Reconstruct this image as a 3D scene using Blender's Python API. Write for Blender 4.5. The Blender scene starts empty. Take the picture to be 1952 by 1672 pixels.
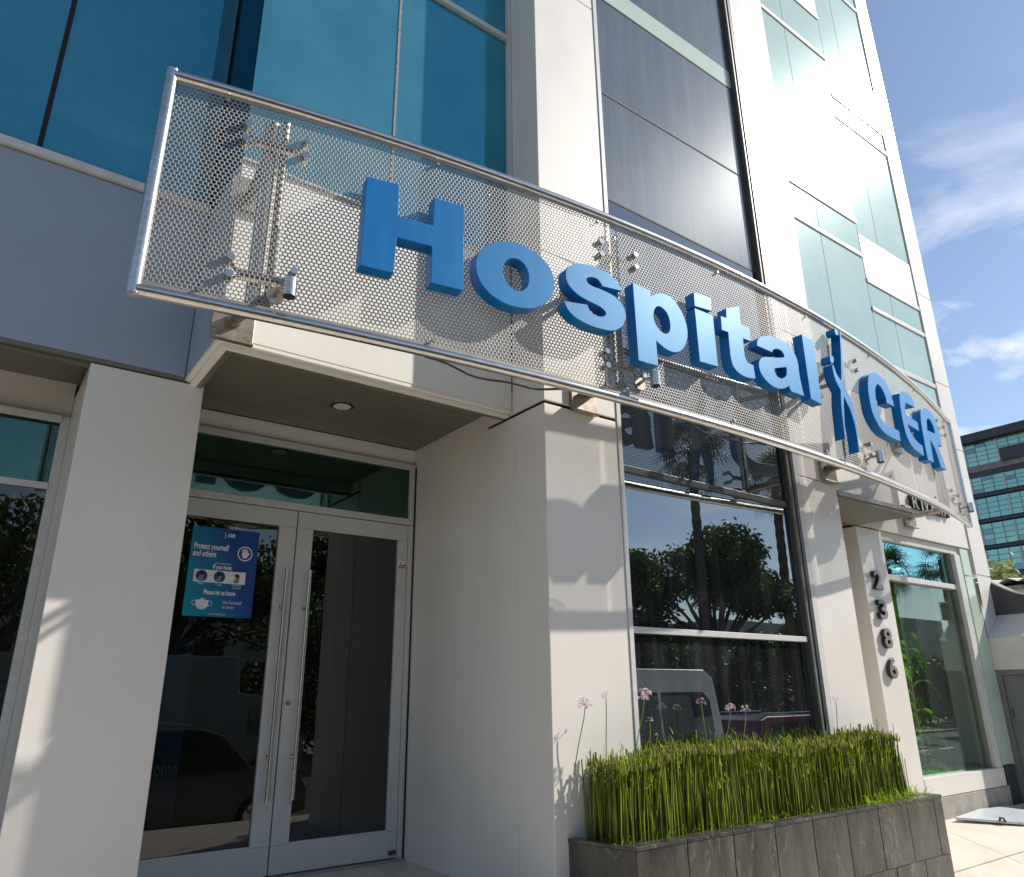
import bpy, bmesh, math, random
import numpy as np
from mathutils import Vector, Matrix
random.seed(7); RNG = np.random.default_rng(7)
scene = bpy.context.scene
C = scene.collection
PI = math.pi

# ------------------------------------------------------------------ camera
YAW, PITCH, ROLL, FPX = 0.634578, 0.331226, -0.00935, 1412.5
cy, sy, cp, sp = math.cos(YAW), math.sin(YAW), math.cos(PITCH), math.sin(PITCH)
fw = Vector((sy*cp, cy*cp, sp)); rt = Vector((cy, -sy, 0)); up = rt.cross(fw)
r2 = math.cos(ROLL)*rt + math.sin(ROLL)*up
u2 = -math.sin(ROLL)*rt + math.cos(ROLL)*up
cam_d = bpy.data.cameras.new('camera'); cam = bpy.data.objects.new('camera', cam_d); C.objects.link(cam)
M = Matrix((r2, u2, -fw)).transposed().to_4x4(); M.translation = Vector((0, 0, 1.28))
cam.matrix_world = M
cam_d.sensor_width = 36; cam_d.lens = 36*FPX/1952; cam_d.clip_end = 2000; cam_d.clip_start = 0.05
scene.camera = cam

# ------------------------------------------------------------------ sky, sun, exposure
SUN_DIR = Vector((.731, -.325, .622)).normalized()
world = bpy.data.worlds.new('World'); scene.world = world; world.use_nodes = True
nt = world.node_tree; nt.nodes.clear()
def wn(t, **k):
    n = nt.nodes.new(t)
    for a, b in k.items(): setattr(n, a, b)
    return n
wo = wn('ShaderNodeOutputWorld'); bg = wn('ShaderNodeBackground'); sky = wn('ShaderNodeTexSky')
sky.sky_type = 'NISHITA'; sky.sun_disc = False
sky.sun_elevation = math.asin(SUN_DIR.z); sky.sun_rotation = math.atan2(SUN_DIR.x, SUN_DIR.y)
sky.air_density = 1.0; sky.dust_density = 0.35; sky.ozone_density = 2.0
tc = wn('ShaderNodeTexCoord'); mp = wn('ShaderNodeMapping')
mp.inputs['Scale'].default_value = (1.0, 1.6, 4.5); mp.inputs['Rotation'].default_value = (0.2, 0.15, 0.5); mp.inputs['Location'].default_value = (.35, .1, .6)
no = wn('ShaderNodeTexNoise'); no.inputs['Scale'].default_value = 2.3; no.inputs['Detail'].default_value = 9; no.inputs['Roughness'].default_value = .62; no.inputs['Distortion'].default_value = .5
cr = wn('ShaderNodeValToRGB'); cr.color_ramp.elements[0].position = .50; cr.color_ramp.elements[1].position = .84
sx = wn('ShaderNodeSeparateXYZ'); lo = wn('ShaderNodeMapRange')
lo.inputs[1].default_value = .62; lo.inputs[2].default_value = .40; lo.inputs[3].default_value = .10; lo.inputs[4].default_value = 1.25
mul = wn('ShaderNodeMath', operation='MULTIPLY', use_clamp=True)
mix = wn('ShaderNodeMixRGB'); mix.inputs[2].default_value = (8.6, 8.9, 9.4, 1)
hsv = wn('ShaderNodeHueSaturation'); hsv.inputs['Saturation'].default_value = .95
nt.links.new(tc.outputs['Generated'], mp.inputs[0]); nt.links.new(mp.outputs[0], no.inputs['Vector'])
nt.links.new(no.outputs[0], cr.inputs[0]); nt.links.new(tc.outputs['Generated'], sx.inputs[0])
nt.links.new(sx.outputs[2], lo.inputs[0]); nt.links.new(cr.outputs[0], mul.inputs[0]); nt.links.new(lo.outputs[0], mul.inputs[1])
nt.links.new(sky.outputs[0], hsv.inputs['Color']); nt.links.new(hsv.outputs[0], mix.inputs[1])
nt.links.new(mul.outputs[0], mix.inputs[0]); nt.links.new(mix.outputs[0], bg.inputs[0]); nt.links.new(bg.outputs[0], wo.inputs[0])
bg.inputs[1].default_value = 0.085
sun_d = bpy.data.lights.new('sun', 'SUN'); sun_d.energy = 4.0; sun_d.angle = math.radians(.55); sun_d.color = (1, .94, .85)
sun = bpy.data.objects.new('sun', sun_d); C.objects.link(sun)
sun.rotation_euler = (-SUN_DIR).to_track_quat('-Z', 'Y').to_euler()
scene.view_settings.view_transform = 'Standard'; scene.view_settings.look = 'None'
scene.view_settings.gamma = 1; scene.view_settings.use_curve_mapping = False
scene.view_settings.exposure = 0.80
scene.cycles.max_bounces = 8; scene.cycles.transparent_max_bounces = 12
scene.cycles.glossy_bounces = 4; scene.cycles.diffuse_bounces = 4

# ------------------------------------------------------------------ helpers
def tag(o, label=None, cat=None, group=None, kind=None):
    if label: o['label'] = label
    if cat: o['category'] = cat
    if group: o['group'] = group
    if kind: o['kind'] = kind
    return o
def empty(name, loc, label, cat, group=None):
    o = bpy.data.objects.new(name, None); o.location = loc; C.objects.link(o)
    o.empty_display_size = .2
    return tag(o, label, cat, group)
def place(o, parent):
    C.objects.link(o)
    if parent is not None:
        o.parent = parent
        chain = parent; off = Vector((0, 0, 0))
        while chain is not None: off += chain.location; chain = chain.parent
        o.location = o.location - off
    return o
class MB:
    """collects faces in world metres; build() links ONE mesh object"""
    def __init__(s): s.v = []; s.f = []; s.m = []
    def add(s, vs, fs, mi=0):
        n = len(s.v); s.v += [tuple(v) for v in vs]; s.f += [tuple(i+n for i in f) for f in fs]; s.m += [mi]*len(fs); return s
    def box(s, x0, x1, y0, y1, z0, z1, mi=0):
        return s.add([(x0,y0,z0),(x1,y0,z0),(x1,y1,z0),(x0,y1,z0),(x0,y0,z1),(x1,y0,z1),(x1,y1,z1),(x0,y1,z1)],
            [(0,3,2,1),(4,5,6,7),(0,1,5,4),(1,2,6,5),(2,3,7,6),(3,0,4,7)], mi)
    def prism(s, bot, top, mi=0):
        n = len(bot)
        return s.add(list(bot)+list(top), [tuple(range(n))[::-1], tuple(range(n, 2*n))]+[(i, (i+1) % n, (i+1) % n+n, i+n) for i in range(n)], mi)
    def tube(s, path, r, n=8, mi=0, caps=True):
        P = [Vector(p) for p in path]; rs = r if isinstance(r, (list, tuple)) else [r]*len(P)
        vs = []; fs = []
        ref = None
        for i, p in enumerate(P):
            t = (P[min(i+1, len(P)-1)]-P[max(i-1, 0)]).normalized()
            if ref is None: ref = Vector((0, 0, 1)) if abs(t.z) < .9 else Vector((1, 0, 0))
            a = t.cross(ref)
            if a.length < 1e-4: a = t.cross(Vector((0, 1, 0)))
            a.normalize(); b = a.cross(t).normalized()
            for k in range(n):
                th = 2*PI*k/n; vs.append(p+rs[i]*(math.cos(th)*a+math.sin(th)*b))
        for i in range(len(P)-1):
            for k in range(n):
                fs.append((i*n+k, i*n+(k+1) % n, (i+1)*n+(k+1) % n, (i+1)*n+k))
        if caps: fs += [tuple(range(n))[::-1], tuple(range((len(P)-1)*n, len(P)*n))]
        return s.add(vs, fs, mi)
    def build(s, name, mats, parent=None, smooth=False, bevel=0, label=None):
        me = bpy.data.meshes.new(name); me.from_pydata(s.v, [], s.f)
        if not isinstance(mats, (list, tuple)): mats = [mats]
        for m in mats: me.materials.append(m)
        if len(mats) > 1: me.polygons.foreach_set('material_index', s.m)
        if smooth:
            me.polygons.foreach_set('use_smooth', [True]*len(me.polygons))
        xs = [v[0] for v in s.v]; ys = [v[1] for v in s.v]; zs = [v[2] for v in s.v]
        c = Vector(((min(xs)+max(xs))/2, (min(ys)+max(ys))/2, min(zs)))
        me.transform(Matrix.Translation(-c)); me.update()
        o = bpy.data.objects.new(name, me); o.location = c
        place(o, parent)
        if smooth: 
            try: me.set_sharp_from_angle(angle=math.radians(40))
            except Exception: pass
        if bevel:
            b = o.modifiers.new('bevel', 'BEVEL'); b.width = bevel; b.segments = 2; b.limit_method = 'ANGLE'; b.angle_limit = math.radians(40)
        if label: o['label'] = label
        return o
def np_mesh(name, V, F, mat, parent=None, smooth=False, loc=(0, 0, 0)):
    """V (n,3) array, F (m,k) array of equal-size faces"""
    me = bpy.data.meshes.new(name); k = F.shape[1]
    V = V-np.array(loc)
    me.vertices.add(len(V)); me.vertices.foreach_set('co', V.astype(np.float32).ravel())
    me.loops.add(F.size); me.loops.foreach_set('vertex_index', F.astype(np.int32).ravel())
    me.polygons.add(len(F)); me.polygons.foreach_set('loop_start', np.arange(0, F.size, k, dtype=np.int32))
    me.update(calc_edges=True); me.materials.append(mat)
    if smooth: me.polygons.foreach_set('use_smooth', [True]*len(F))
    o = bpy.data.objects.new(name, me); o.location = loc; place(o, parent); return o
def box(name, b, mat, parent, bevel=0.003, label=None):
    return MB().box(*b).build(name, mat, parent, bevel=bevel, label=label)

# ------------------------------------------------------------------ materials
def new_mat(name):
    m = bpy.data.materials.new(name); m.use_nodes = True
    return m, m.node_tree, m.node_tree.nodes['Principled BSDF']
def N(t, typ, **k):
    n = t.nodes.new(typ)
    for a, b in k.items():
        if a.startswith('i_'): n.inputs[a[2:].replace('_', ' ')].default_value = b
        else: setattr(n, a, b)
    return n
def noise_col(t, c1, c2, scale=5, detail=6, lo=.35, hi=.65, stretch=(1, 1, 1), rough=.6):
    tc = N(t, 'ShaderNodeTexCoord'); mp = N(t, 'ShaderNodeMapping'); mp.inputs['Scale'].default_value = stretch
    geo = N(t, 'ShaderNodeNewGeometry')
    t.links.new(geo.outputs['Position'], mp.inputs[0])
    n = N(t, 'ShaderNodeTexNoise', i_Scale=scale, i_Detail=detail, i_Roughness=rough); t.links.new(mp.outputs[0], n.inputs['Vector'])
    r = N(t, 'ShaderNodeValToRGB'); e = r.color_ramp.elements
    e[0].position = lo; e[1].position = hi; e[0].color = (*c1, 1); e[1].color = (*c2, 1)
    t.links.new(n.outputs[0], r.inputs[0]); return r, n, mp
def simple(name, col, rough=.5, metal=0, spec=.5, c2=None, scale=6, stretch=(1, 1, 1), bump=0, bscale=40, coat=0, lo=.35, hi=.65):
    m, t, p = new_mat(name)
    p.inputs['Roughness'].default_value = rough; p.inputs['Metallic'].default_value = metal
    p.inputs['Specular IOR Level'].default_value = spec; p.inputs['Coat Weight'].default_value = coat
    p.inputs['Coat Roughness'].default_value = .12
    if c2 is None: c2 = tuple(c*.9 for c in col)
    r, n, mp = noise_col(t, c2, col, scale, stretch=stretch, lo=lo, hi=hi)
    t.links.new(r.outputs[0], p.inputs['Base Color'])
    if bump:
        b = N(t, 'ShaderNodeBump', i_Strength=bump, i_Distance=.02); n2 = N(t, 'ShaderNodeTexNoise', i_Scale=bscale, i_Detail=5)
        t.links.new(mp.outputs[0], n2.inputs['Vector']); t.links.new(n2.outputs[0], b.inputs['Height']); t.links.new(b.outputs[0], p.inputs['Normal'])
    return m
def schlick(t):
    lw = N(t, 'ShaderNodeLayerWeight', i_Blend=.5); pw = N(t, 'ShaderNodeMath', operation='POWER'); pw.inputs[1].default_value = 5
    md = N(t, 'ShaderNodeMath', operation='MULTIPLY_ADD'); md.inputs[1].default_value = .9; md.inputs[2].default_value = .04
    t.links.new(lw.outputs['Facing'], pw.inputs[0]); t.links.new(pw.outputs[0], md.inputs[0]); return md
def coated_glass(name, base, tint, refl, rough=.012, dust=(.5, .5, .5), dust_amt=.1, streak=.5, haze=0, hrough=.3, hcol=(.80, .95, .92)):
    """reflective coated glass with a dusty, rain-streaked surface"""
    m, t, p = new_mat(name); t.nodes.remove(p)
    out = t.nodes['Material Output']
    gl = N(t, 'ShaderNodeBsdfGlossy', i_Roughness=rough); gl.inputs['Color'].default_value = (*tint, 1)
    df = N(t, 'ShaderNodeBsdfDiffuse'); df.inputs['Color'].default_value = (*base, 1)
    du = N(t, 'ShaderNodeBsdfDiffuse'); du.inputs['Color'].default_value = (*dust, 1)
    lw = schlick(t)
    ad = N(t, 'ShaderNodeMath', operation='ADD', use_clamp=True); ad.inputs[1].default_value = refl
    t.links.new(lw.outputs[0], ad.inputs[0])
    mx = N(t, 'ShaderNodeMixShader'); t.links.new(ad.outputs[0], mx.inputs[0]); t.links.new(df.outputs[0], mx.inputs[1]); t.links.new(gl.outputs[0], mx.inputs[2])
    geo = N(t, 'ShaderNodeNewGeometry'); mp = N(t, 'ShaderNodeMapping'); mp.inputs['Scale'].default_value = (9, 9, .5)
    t.links.new(geo.outputs['Position'], mp.inputs[0])
    n = N(t, 'ShaderNodeTexNoise', i_Scale=1.0, i_Detail=6, i_Roughness=.7); t.links.new(mp.outputs[0], n.inputs['Vector'])
    n2 = N(t, 'ShaderNodeTexNoise', i_Scale=1.3, i_Detail=5); t.links.new(geo.outputs['Position'], n2.inputs['Vector'])
    mr = N(t, 'ShaderNodeMapRange'); mr.inputs[1].default_value = .45; mr.inputs[2].default_value = .8; mr.inputs[3].default_value = dust_amt*(1-streak*.6); mr.inputs[4].default_value = dust_amt*(1+streak*2.5)
    t.links.new(n.outputs[0], mr.inputs[0])
    mu = N(t, 'ShaderNodeMath', operation='MULTIPLY', use_clamp=True)
    mr2 = N(t, 'ShaderNodeMapRange'); mr2.inputs[1].default_value = .3; mr2.inputs[2].default_value = .7; mr2.inputs[3].default_value = .7; mr2.inputs[4].default_value = 1.3
    t.links.new(n2.outputs[0], mr2.inputs[0]); t.links.new(mr.outputs[0], mu.inputs[0]); t.links.new(mr2.outputs[0], mu.inputs[1])
    m2 = N(t, 'ShaderNodeMixShader'); t.links.new(mu.outputs[0], m2.inputs[0]); t.links.new(mx.outputs[0], m2.inputs[1]); t.links.new(du.outputs[0], m2.inputs[2])
    bp = N(t, 'ShaderNodeBump', i_Strength=.03, i_Distance=.02); n3 = N(t, 'ShaderNodeTexNoise', i_Scale=1.1, i_Detail=1)
    t.links.new(geo.outputs['Position'], n3.inputs['Vector']); t.links.new(n3.outputs[0], bp.inputs['Height']); t.links.new(bp.outputs[0], gl.inputs['Normal'])
    if haze:
        g2 = N(t, 'ShaderNodeBsdfGlossy', i_Roughness=hrough); g2.inputs['Color'].default_value = (*hcol, 1)
        m3 = N(t, 'ShaderNodeMixShader'); m3.inputs[0].default_value = haze
        t.links.new(m2.outputs[0], m3.inputs[1]); t.links.new(g2.outputs[0], m3.inputs[2]); m2 = m3
    t.links.new(m2.outputs[0], out.inputs[0]); return m
def clear_glass(name, tint, refl, rtint=(1, 1, 1), dust_amt=.03):
    m, t, p = new_mat(name); t.nodes.remove(p); out = t.nodes['Material Output']
    gl = N(t, 'ShaderNodeBsdfGlossy', i_Roughness=.004); gl.inputs['Color'].default_value = (*rtint, 1)
    tr = N(t, 'ShaderNodeBsdfTransparent'); tr.inputs['Color'].default_value = (*tint, 1)
    du = N(t, 'ShaderNodeBsdfDiffuse'); du.inputs['Color'].default_value = (.5, .5, .5, 1)
    lw = schlick(t); ad = N(t, 'ShaderNodeMath', operation='ADD', use_clamp=True); ad.inputs[1].default_value = refl
    t.links.new(lw.outputs[0], ad.inputs[0]); mx = N(t, 'ShaderNodeMixShader')
    t.links.new(ad.outputs[0], mx.inputs[0]); t.links.new(tr.outputs[0], mx.inputs[1]); t.links.new(gl.outputs[0], mx.inputs[2])
    geo = N(t, 'ShaderNodeNewGeometry'); mp = N(t, 'ShaderNodeMapping'); mp.inputs['Scale'].default_value = (14, 14, 1.2)
    t.links.new(geo.outputs['Position'], mp.inputs[0])
    n = N(t, 'ShaderNodeTexNoise', i_Scale=1.0, i_Detail=6, i_Roughness=.7); t.links.new(mp.outputs[0], n.inputs['Vector'])
    mr = N(t, 'ShaderNodeMapRange'); mr.inputs[1].default_value = .4; mr.inputs[2].default_value = .8; mr.inputs[3].default_value = dust_amt*.4; mr.inputs[4].default_value = dust_amt*2.5
    t.links.new(n.outputs[0], mr.inputs[0]); m2 = N(t, 'ShaderNodeMixShader')
    t.links.new(mr.outputs[0], m2.inputs[0]); t.links.new(mx.outputs[0], m2.inputs[1]); t.links.new(du.outputs[0], m2.inputs[2])
    t.links.new(m2.outputs[0], out.inputs[0]); return m
def leaf_mat(name, c1, c2, transl=.35, scale=3, stretch=(1, 1, 1)):
    m, t, p = new_mat(name); out = t.nodes['Material Output']
    r, n, mp = noise_col(t, c1, c2, scale, detail=8, stretch=stretch)
    t.links.new(r.outputs[0], p.inputs['Base Color']); p.inputs['Roughness'].default_value = .5; p.inputs['Specular IOR Level'].default_value = .35
    tl = N(t, 'ShaderNodeBsdfTranslucent'); mulc = N(t, 'ShaderNodeMixRGB', blend_type='MULTIPLY'); mulc.inputs[0].default_value = 1; mulc.inputs[2].default_value = (1.5, 1.7, .7, 1)
    t.links.new(r.outputs[0], mulc.inputs[1]); t.links.new(mulc.outputs[0], tl.inputs[0])
    mx = N(t, 'ShaderNodeMixShader'); mx.inputs[0].default_value = transl
    t.links.new(p.outputs[0], mx.inputs[1]); t.links.new(tl.outputs[0], mx.inputs[2]); t.links.new(mx.outputs[0], out.inputs[0]); return m

def panel_mat(name, col, dirty=.04, rough=.44, coat=0.5):
    m, t, p = new_mat(name)
    r, n, mp = noise_col(t, tuple(c*(1-dirty*1.5) for c in col), col, 1.1, detail=7, stretch=(1, 1, .5))
    ms = N(t, 'ShaderNodeMapping'); ms.inputs['Scale'].default_value = (26, 26, 1.1); gg = N(t, 'ShaderNodeNewGeometry'); t.links.new(gg.outputs['Position'], ms.inputs[0])
    ns = N(t, 'ShaderNodeTexNoise', i_Scale=1.0, i_Detail=7, i_Roughness=.75); t.links.new(ms.outputs[0], ns.inputs['Vector'])
    rs = N(t, 'ShaderNodeMapRange'); rs.inputs[1].default_value = .52; rs.inputs[2].default_value = .78; rs.inputs[3].default_value = 0; rs.inputs[4].default_value = .08
    t.links.new(ns.outputs[0], rs.inputs[0]); dm = N(t, 'ShaderNodeMixRGB'); dm.inputs[2].default_value = (col[0]*.55, col[1]*.52, col[2]*.47, 1)
    t.links.new(rs.outputs[0], dm.inputs[0]); t.links.new(r.outputs[0], dm.inputs[1]); t.links.new(dm.outputs[0], p.inputs['Base Color'])
    n2 = N(t, 'ShaderNodeTexNoise', i_Scale=2.2, i_Detail=9, i_Roughness=.72); t.links.new(mp.outputs[0], n2.inputs['Vector'])
    mr = N(t, 'ShaderNodeMapRange'); mr.inputs[1].default_value = .3; mr.inputs[2].default_value = .75; mr.inputs[3].default_value = rough-.07; mr.inputs[4].default_value = rough+.16
    t.links.new(n2.outputs[0], mr.inputs[0]); t.links.new(mr.outputs[0], p.inputs['Roughness'])
    p.inputs['Specular IOR Level'].default_value = .35; p.inputs['Coat Weight'].default_value = coat; p.inputs['Coat Roughness'].default_value = .17
    n4 = N(t, 'ShaderNodeTexNoise', i_Scale=.9, i_Detail=2); b = N(t, 'ShaderNodeBump', i_Strength=.12, i_Distance=.03)
    t.links.new(mp.outputs[0], n4.inputs['Vector']); t.links.new(n4.outputs[0], b.inputs['Height']); t.links.new(b.outputs[0], p.inputs['Normal'])
    t.links.new(b.outputs[0], p.inputs['Coat Normal']); return m
WHITE = panel_mat('white_panel', (.69, .655, .60))
SILVER_P = panel_mat('silver_panel', (.50, .495, .49), rough=.34)
FASCIA = panel_mat('pale_fascia', (.80, .775, .71), rough=.4)
BAND = panel_mat('shaded_blue_band', (.28, .335, .42), rough=.36)  # left band and bay side: their bluish shade is put into the colour
DARK = simple('dark_gap', (.008, .008, .01), .8)
CORE = simple('building_core', (.02, .02, .022), .9)
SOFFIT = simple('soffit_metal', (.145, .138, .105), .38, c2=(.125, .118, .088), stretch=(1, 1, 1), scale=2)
ALU = simple('aluminium_frame', (.56, .555, .53), .38, metal=.0, c2=(.51, .505, .48), scale=9)
ALU_W = simple('white_frame', (.6, .59, .57), .35, c2=(.54, .53, .51), scale=9)
FRAME_D = simple('dark_frame', (.035, .037, .04), .35, c2=(.05, .05, .05))
FRAME_O = simple('olive_seal', (.20, .20, .15), .5, c2=(.12, .13, .10))
STEEL = simple('stainless_steel', (.66, .64, .61), .22, metal=1, c2=(.52, .49, .45), scale=14, stretch=(1, 1, 4))
STEEL_B = simple('brushed_steel_sheet', (.36, .345, .315), .6, metal=.2, c2=(.27, .255, .23), scale=6, stretch=(1, 1, .4), lo=.3, hi=.7)
STEEL_O = simple('weathered_steel', (.42, .39, .34), .38, metal=.85, c2=(.27, .20, .13), scale=16, lo=.3, hi=.6)
GL_BAY = coated_glass('blue_coated_glass', (.002, .07, .115), (.10, .62, .80), .26, dust=(.22, .48, .55), dust_amt=.20, streak=.06)
GL_SIDE = coated_glass('darkened_side_glass', (.002, .018, .035), (.10, .45, .62), .05, dust=(.22, .48, .55), dust_amt=.03, streak=.06)  # darker copy of the bay glass, dark reflections put into its colour
GL_WIN = coated_glass('dark_mirror_glass', (.004, .005, .006), (.80, .88, .93), .24, rough=.006, dust=(.5, .52, .52), dust_amt=.018, streak=.9)
GL_UP = coated_glass('grey_mirror_glass', (.020, .026, .030), (.60, .68, .74), .20, dust=(.46, .50, .50), dust_amt=.13, streak=.4, haze=.016, hrough=.3, hcol=(.9, .93, .95))
GL_GRN = coated_glass('pale_green_glass', (.08, .17, .15), (.72, .90, .84), .34, dust=(.58, .72, .67), dust_amt=.42, streak=.04, haze=.05, hrough=.2)
GL_DOOR = clear_glass('dark_door_glass', (.55, .57, .56), .025, dust_amt=.004)
GL_TRANS = clear_glass('green_transom_glass', (.28, .45, .35), .07, (.55, .95, .85), dust_amt=.004)
GL_SHOP = clear_glass('garden_window_glass', (.93, .96, .94), .05, (.75, .93, .9), dust_amt=.012)
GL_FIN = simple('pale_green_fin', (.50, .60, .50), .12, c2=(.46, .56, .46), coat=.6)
BLUE = None
def blue_mat():
    m, t, p = new_mat('blue_enamel')
    r, n, mp = noise_col(t, (.0, .115, .36), (.0, .165, .44), 3.5, detail=8, stretch=(3, 3, .6), lo=.3, hi=.75)
    t.links.new(r.outputs[0], p.inputs['Base Color'])
    n2 = N(t, 'ShaderNodeTexNoise', i_Scale=5, i_Detail=8, i_Roughness=.7); t.links.new(mp.outputs[0], n2.inputs['Vector'])
    mr = N(t, 'ShaderNodeMapRange'); mr.inputs[3].default_value = .40; mr.inputs[4].default_value = .52; t.links.new(n2.outputs[0], mr.inputs[0]); t.links.new(mr.outputs[0], p.inputs['Roughness'])
    p.inputs['Specular IOR Level'].default_value = .6; p.inputs['Specular Tint'].default_value = (.15, .72, 1, 1); p.inputs['Coat Weight'].default_value = .4; p.inputs['Coat Roughness'].default_value = .27; p.inputs['Coat Tint'].default_value = (.6, .92, 1, 1)
    return m
BLUE = blue_mat()
def slate_mat():
    m, t, p = new_mat('polished_slate')
    r, n, mp = noise_col(t, (.012, .012, .011), (.095, .088, .072), 2.8, detail=10, lo=.35, hi=.72, stretch=(2.2, 2.2, .7), rough=.7)
    oi = N(t, 'ShaderNodeObjectInfo'); mpv = N(t, 'ShaderNodeVectorMath', operation='ADD'); ms = N(t, 'ShaderNodeVectorMath', operation='SCALE'); ms.inputs['Scale'].default_value = 37
    cmb = N(t, 'ShaderNodeCombineXYZ'); t.links.new(oi.outputs['Random'], cmb.inputs[0]); t.links.new(oi.outputs['Random'], cmb.inputs[2]); t.links.new(cmb.outputs[0], ms.inputs[0])
    t.links.new(mp.outputs[0], mpv.inputs[0]); t.links.new(ms.outputs[0], mpv.inputs[1]); t.links.new(mpv.outputs[0], n.inputs['Vector'])
    wv = N(t, 'ShaderNodeTexNoise', i_Scale=.9, i_Detail=10, i_Roughness=.6, i_Distortion=.6); t.links.new(mpv.outputs[0], wv.inputs['Vector'])
    vr = N(t, 'ShaderNodeValToRGB'); e = vr.color_ramp.elements; e[0].position = .492; e[0].color = (0, 0, 0, 1); e[1].position = .5; e[1].color = (1, 1, 1, 1)
    k = vr.color_ramp.elements.new(.508); k.color = (0, 0, 0, 1); t.links.new(wv.outputs[0], vr.inputs[0])
    mx = N(t, 'ShaderNodeMixRGB'); mx.inputs[2].default_value = (.24, .22, .18, 1)
    sc = N(t, 'ShaderNodeMath', operation='MULTIPLY'); sc.inputs[1].default_value = .42; t.links.new(vr.outputs[0], sc.inputs[0])
    t.links.new(sc.outputs[0], mx.inputs[0]); t.links.new(r.outputs[0], mx.inputs[1]); t.links.new(mx.outputs[0], p.inputs['Base Color'])
    mr = N(t, 'ShaderNodeMapRange'); mr.inputs[3].default_value = .10; mr.inputs[4].default_value = .34; t.links.new(n.outputs[0], mr.inputs[0]); t.links.new(mr.outputs[0], p.inputs['Roughness'])
    b = N(t, 'ShaderNodeBump', i_Strength=.25, i_Distance=.01); t.links.new(n.outputs[0], b.inputs['Height']); t.links.new(b.outputs[0], p.inputs['Normal'])
    return m
SLATE = slate_mat()
CONC = simple('warm_concrete', (.56, .50, .42), .75, c2=(.46, .41, .34), scale=3, bump=.25, bscale=60)
CONC_P = simple('plinth_concrete', (.40, .365, .32), .7, c2=(.27, .24, .215), scale=5, bump=.2, bscale=30)
ASPH = simple('asphalt', (.06, .06, .06), .9, c2=(.04, .04, .042), scale=4, bump=.3, bscale=90)
TILE = simple('entry_tile', (.62, .56, .48), .3, c2=(.56, .50, .43), scale=2)
SOIL = simple('soil', (.025, .018, .012), .95, bump=.5)
REED = leaf_mat('reed_green', (.035, .07, .008), (.34, .38, .03), .25, 1, stretch=(70, 70, 3))
GRASS = leaf_mat('grass_green', (.14, .24, .015), (.34, .42, .02), .4, 8)
STRAW = leaf_mat('straw_tip', (.18, .16, .05), (.42, .40, .12), .3, 1, stretch=(60, 60, 4))
LILAC = leaf_mat('lilac_petal', (.48, .32, .60), (.68, .50, .78), .3, 20)
STEM = leaf_mat('flower_stem', (.12, .20, .03), (.18, .26, .05), .2)
TREE_L = leaf_mat('tree_leaf', (.02, .04, .01), (.08, .11, .02), .3, .6)
PALM_L = leaf_mat('palm_leaf', (.02, .045, .012), (.06, .09, .02), .25, .8)
DRAC = leaf_mat('dracaena_leaf', (.06, .24, .012), (.22, .45, .04), .38, 14)
BARK = simple('bark', (.13, .10, .075), .9, c2=(.06, .045, .035), scale=9, bump=.8, bscale=12)
PALE_TREE = leaf_mat('pale_leaf', (.12, .16, .05), (.42, .42, .22), .25, 3)

# ================================================================== SETTING
def struct(o): o['kind'] = 'structure'; return o
def sheet(name, pts, mat):
    b = MB(); b.add(pts, [tuple(range(len(pts)))]); return struct(b.build(name, mat))
sheet('ground', [(-700, -700, -1.10), (700, -700, -1.10), (700, 700, -1.10), (-700, 700, -1.10)], simple('dry_earth', (.32, .28, .22), .9, scale=.3))
b = MB(); b.box(-90, 160, -13.5, -1.9, -1.3, -1.05); struct(b.build('road', ASPH))
# kerbs
for y0, y1 in ((-1.9, -1.74), (-13.66, -13.5)):
    b = MB()
    for i in range(50): b.box(-40+i*2.0, -40+i*2.0+1.99, y0, y1, -1.2, -.93)
    struct(b.build('kerb', CONC_P))
b = MB()
for x in range(-40, 100, 6): b.add([(x, -7.6, -1.046), (x+3, -7.6, -1.046), (x+3, -7.45, -1.046), (x, -7.45, -1.046)], [(0, 1, 2, 3)])
struct(b.build('lane_marking', simple('road_paint', (.7, .7, .66), .6)))
# pavement: sloping concrete slabs down from the building to the kerb
pav = struct(MB().box(-60, 100, -1.74, 1.35, -1.3, -.975).build('pavement', CONC))
sl = .33
def rz(y): return (min(y, 4.28)-4.28)*sl
# ramp slabs right of the entrance; each slab its own piece
ramp = struct(MB().add([(3.6, 1.35, -1.0), (40, 1.35, -1.0), (40, 4.4, -.03), (3.6, 4.4, -.03)], [(0, 1, 2, 3)]).build('ramp', CONC_P))
ys = [1.35, 2.5, 3.62, 4.36]
for yi in range(3):
    x = 3.62
    while x < 24:
        w = 2.4
        y0, y1 = ys[yi]+.006, ys[yi+1]-.006
        if not (x+w < 7.2 and y0 > 3.4):
            xs_ = x; 
            if x < 7.2 and y0 > 3.4: w = x+w-7.19; x = 7.19
            z0, z1 = rz(y0), rz(y1); d = random.uniform(0, .004)
            bb = MB().prism([(x, y0, z0-.05), (x+w-.012, y0, z0-.05), (x+w-.012, y1, z1-.05), (x, y1, z1-.05)], [(x, y0, z0+d), (x+w-.012, y0, z0+d), (x+w-.012, y1, z1+d), (x, y1, z1+d)])
            bb.build('pavement_slab', CONC, ramp)
        x += w
# entry platform with steps
plat = struct(MB().box(-6, 3.6, 3.2, 6.0, -1.0, -.02).build('entry_platform', CONC_P))
for i in range(8):
    for j in range(4):
        x0 = -1.6+i*.65; y0 = 3.2+j*.70
        MB().box(x0, x0+.645, y0, y0+.695, -.02, .028).build('floor_tile', TILE, plat, bevel=.002)
for i in range(5):
    struct(MB().box(-6, 3.6, 3.2-.33*(i+1), 3.2-.33*i-.005, -1.0, -.02-.19*(i+1)).build('entry_step', CONC))

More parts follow.
